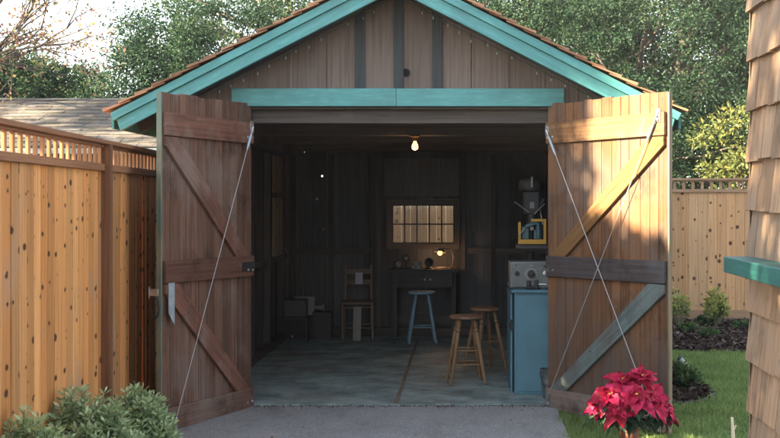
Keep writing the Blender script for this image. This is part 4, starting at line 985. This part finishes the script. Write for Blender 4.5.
# blue cabinet with instrument
cb=empty('blue_cabinet',(1.27,.9,0),0,'tall blue painted cabinet standing inside the doorway','cabinet')
cx0,cx1=px(514.5,10.93)-1.27,.26; cy0,cy1=-.38,.62
b=MB(); b.box(cx0,cx1,cy0,cy1,.0,.925); b.build('body',M['blue_paint'],cb,bevel=.006)
b=MB(); b.box(cx0+.02,cx1-.02,cy0-.012,cy0-.001,.03,.90); b.build('door',M['blue_paint'],cb,bevel=.003)
b=MB(); b.box(cx0-.03,cx1+.02,cy0-.03,cy1+.01,.926,.952); b.build('cabinet_top',M['blue_paint'],cb,bevel=.004)
b=MB(); b.box(cx0-.010,cx0-.001,cy0+.10,cy0+.14,.56,.68); b.tube([(cx0-.02,cy0+.12,.57),(cx0-.035,cy0+.12,.62),(cx0-.02,cy0+.12,.67)],.008,8); b.build('handle',M['black'],cb)
b=MB(); b.box(cx0-.032,cx0-.012,cy0+.16,cy1,.0,.90); b.build('side_board',M['blue_paint'],cb,bevel=.003)
ins=empty('test_instrument',(px(531,11.05),.72,.953),R(2),'grey electronic test instrument with a big dial on the blue cabinet','instrument')
b=MB(); b.box(-.19,.19,-.05,.22,.0,.245); b.build('case',M['galv'],ins,bevel=.006)
b=MB(); b.box(-.183,.183,-.058,-.051,.008,.237); b.build('front_panel',M['inst'],ins,bevel=.002)
def knob(x,z,r,m,par): 
    k=MB(); k.lathe([(0,0),(r,0),(r*.95,r*.7),(r*.5,r*.8),(0,r*.8)],(x,-.058,z),20,dirv=(0,-1,0)); return k.build('knob',M[m],par)
k=MB(); k.lathe([(0,0),(.062,0),(.060,.006),(0,.006)],(.0,-.058,.135),28,dirv=(0,-1,0)); dk=k.build('dial',M['white'],ins)
k=MB(); k.lathe([(0,0),(.036,0),(.033,.03),(.012,.034),(0,.034)],(.0,-.065,.135),24,dirv=(0,-1,0)); k.build('dial_knob',M['black'],dk)
knob(-.13,.14,.022,'black',ins); knob(.13,.14,.024,'steel',ins); knob(.125,.205,.009,'black',ins); knob(-.14,.215,.007,'black',ins)
b=MB(); b.box(-.02,.02,-.0595,-.0585,.205,.222); b.build('nameplate',M['white'],ins)
vs_=empty('bench_vise',(px(533,10.72),.44+.0,.953),R(-8),'small black bench vise in front of the instrument','vise')
vs_.location=(px(533,10.95),.60,.953)
b=MB(); b.box(-.06,.05,-.035,.045,0,.03); b.box(-.055,-.02,-.03,.035,.03,.075); b.build('base',M['black'],vs_,bevel=.004)
b=MB(); b.box(.015,.05,-.03,.035,.03,.08); b.build('jaw',M['black'],vs_,bevel=.004); b=MB(); b.tube([(.05,0,.045),(.13,0,.045)],.009,8); b.tube([(.125,-.045,.045),(.125,.05,.045)],.005,6); b.build('screw_handle',M['steel'],vs_)
b=MB(); b.tube([(-.14,0,.008),(-.05,.02,.012),(.05,-.02,.012),(.12,.015,.012)],.008,7); tag(b.build('cable_coil',M['black'],None,loc=(px(524,10.9),.56,.955)),'short black lead lying on the blue cabinet top','lead')
# drill press
dp=empty('drill_press',(px(531,11.75),1.33,.953),R(0),'black drill press with a yellow guard frame behind the instrument','drill press')
b=MB(); b.box(-.13,.13,-.16,.12,0,.035); b.build('base',M['black'],dp,bevel=.006)
b=MB(); b.tube([(0,.07,.03),(0,.07,1.02)],.032,14); b.build('column',M['black'],dp)
b=MB(); b.box(-.15,.16,-.15,.06,.345,.385); b.board((.14,-.05,.33),(.24,-.05,.33),.08,.05,(0,-1,0)); b.tube([(0,.03,.365),(0,.11,.365)],.06,12); b.build('table',M['darkbox'],dp,bevel=.005)
b=MB(); b.box(-.075,.075,-.14,.12,.68,.90); b.lathe([(.0,.0),(.11,.0),(.12,.03),(.12,.09),(.1,.12),(0,.13)],(0,-.01,.90),24); b.build('head',M['black'],dp,bevel=.012)
b=MB(); b.box(-.022,.022,-.147,-.141,.735,.80); b.build('switch_plate',M['inst'],dp,bevel=.002)
b=MB(); b.box(-.008,.008,-.15,-.142,1.00-.06,1.10-.06); b.build('belt_tab',M['plank_pale'],dp)
b=MB(); b.tube([(0,-.09,.68),(0,-.09,.56),(0,-.09,.52)],[.035,.03,.015],12); b.tube([(0,-.09,.52),(0,-.09,.43)],.006,8); b.build('chuck',M['darkbox'],dp)
b=MB()
for a in (35,150,270): b.tube([(.08,-.06,.74),(.08+.03,-.06+.0+.16*math.cos(R(a)),.74+.16*math.sin(R(a)))],.007,7)
b.tube([(-.03,-.16,.70),(-.17,-.17,.80)],.006,6); b.tube([(.02,-.17,.68),(.12,-.17,.78)],.006,6); b.build('feed_handle',M['steel'],dp)
b=MB(); gx0,gx1,gz0,gz1=-.135,.135,.415,.635
b.board((gx0,-.19,gz0),(gx1,-.19,gz0),.045,.012); b.board((gx1-.013,-.19,gz0+.024),(gx1-.013,-.19,gz1),.026,.012); b.board((gx0+.013,-.19,gz0+.024),(gx0+.013,-.19,gz1-.03),.026,.012); b.board((-.01,-.19,gz1-.012),(gx1-.028,-.19,gz1-.012),.026,.012)
b.build('guard_frame',M['yellow'],dp,bevel=.002)
b=MB(); b.box(-.09,-.03,-.13,-.05,.44,.56); b.box(.02,.085,-.14,-.04,.44,.53); b.tube([(-.06,-.14,.56),(.05,-.14,.60)],.022,10); b.tube([(.06,-.14,.46),(.06,-.14,.60)],.018,10); b.build('motor',M['motor'],dp,bevel=.004)
b=MB(); b.tube([(-.13,-.20,.47),(-.07,-.17,.55)],.008,7); b.lathe([(0,0),(.02,0),(.018,.012),(0,.012)],(.0,-.15,.54),12,dirv=(0,-1,0)); b.build('bright_fitting',M['plank_pale'],dp)
# bucket
bk=empty('metal_bucket',(1.345,.32,0),0,'galvanised metal bucket on the floor beside the door hinge','bucket')
b=MB(); b.lathe([(.075,0),(.078,.01),(.088,.13),(.091,.135),(.090,.145),(.10,.25),(.105,.254),(.105,.262),(.097,.262),(.072,.02),(0,.018)],(0,0,0),28); b.build('body',M['galv'],bk)
b=MB(); b.tube([(-.105*math.cos(t)*1.0,-.055-.09*math.sin(t)*.4,.245-.16*math.sin(t)) for t in np.linspace(0,math.pi,14)],.004,6); b.build('bail_handle',M['black'],bk)
# dry leaves between fence and garage
n=420; c=np.stack([rng.uniform(-2.2,-1.75,n),rng.uniform(-1.2,3.2,n),G+.01+.03*rng.random(n)],1)
n2=34; c=np.concatenate([c,np.stack([rng.uniform(-1.5,1.3,n2),rng.uniform(-3.0,-.1,n2),np.full(n2,-.012)],1)]); n=len(c)
tag(leaves('fallen_leaves',c,np.stack([rng.normal(size=n),rng.normal(size=n),rng.normal(0,.3,n)],1),np.where(np.arange(n)<n-34,.09,.035),np.where(np.arange(n)<n-34,.05,.02),M['litter']),'dry brown leaves lying between the fence and the garage','leaves',kind='stuff')

# thin air
def haze(dens):
    m=bpy.data.materials.new('haze'); m.use_nodes=True; nt=m.node_tree; nt.nodes.clear(); out=nt.nodes.new('ShaderNodeOutputMaterial'); v=nt.nodes.new('ShaderNodeVolumePrincipled')
    v.inputs['Color'].default_value=(.93,.95,.97,1); v.inputs['Density'].default_value=dens; nt.links.new(v.outputs[0],out.inputs['Volume'])
    b=MB(); b.box(-60,60,-40,60,-1.1,14); o=b.build('haze',m); o['kind']='stuff'; o['label']='thin pale haze in the air'; o['category']='haze'
haze(.0006)
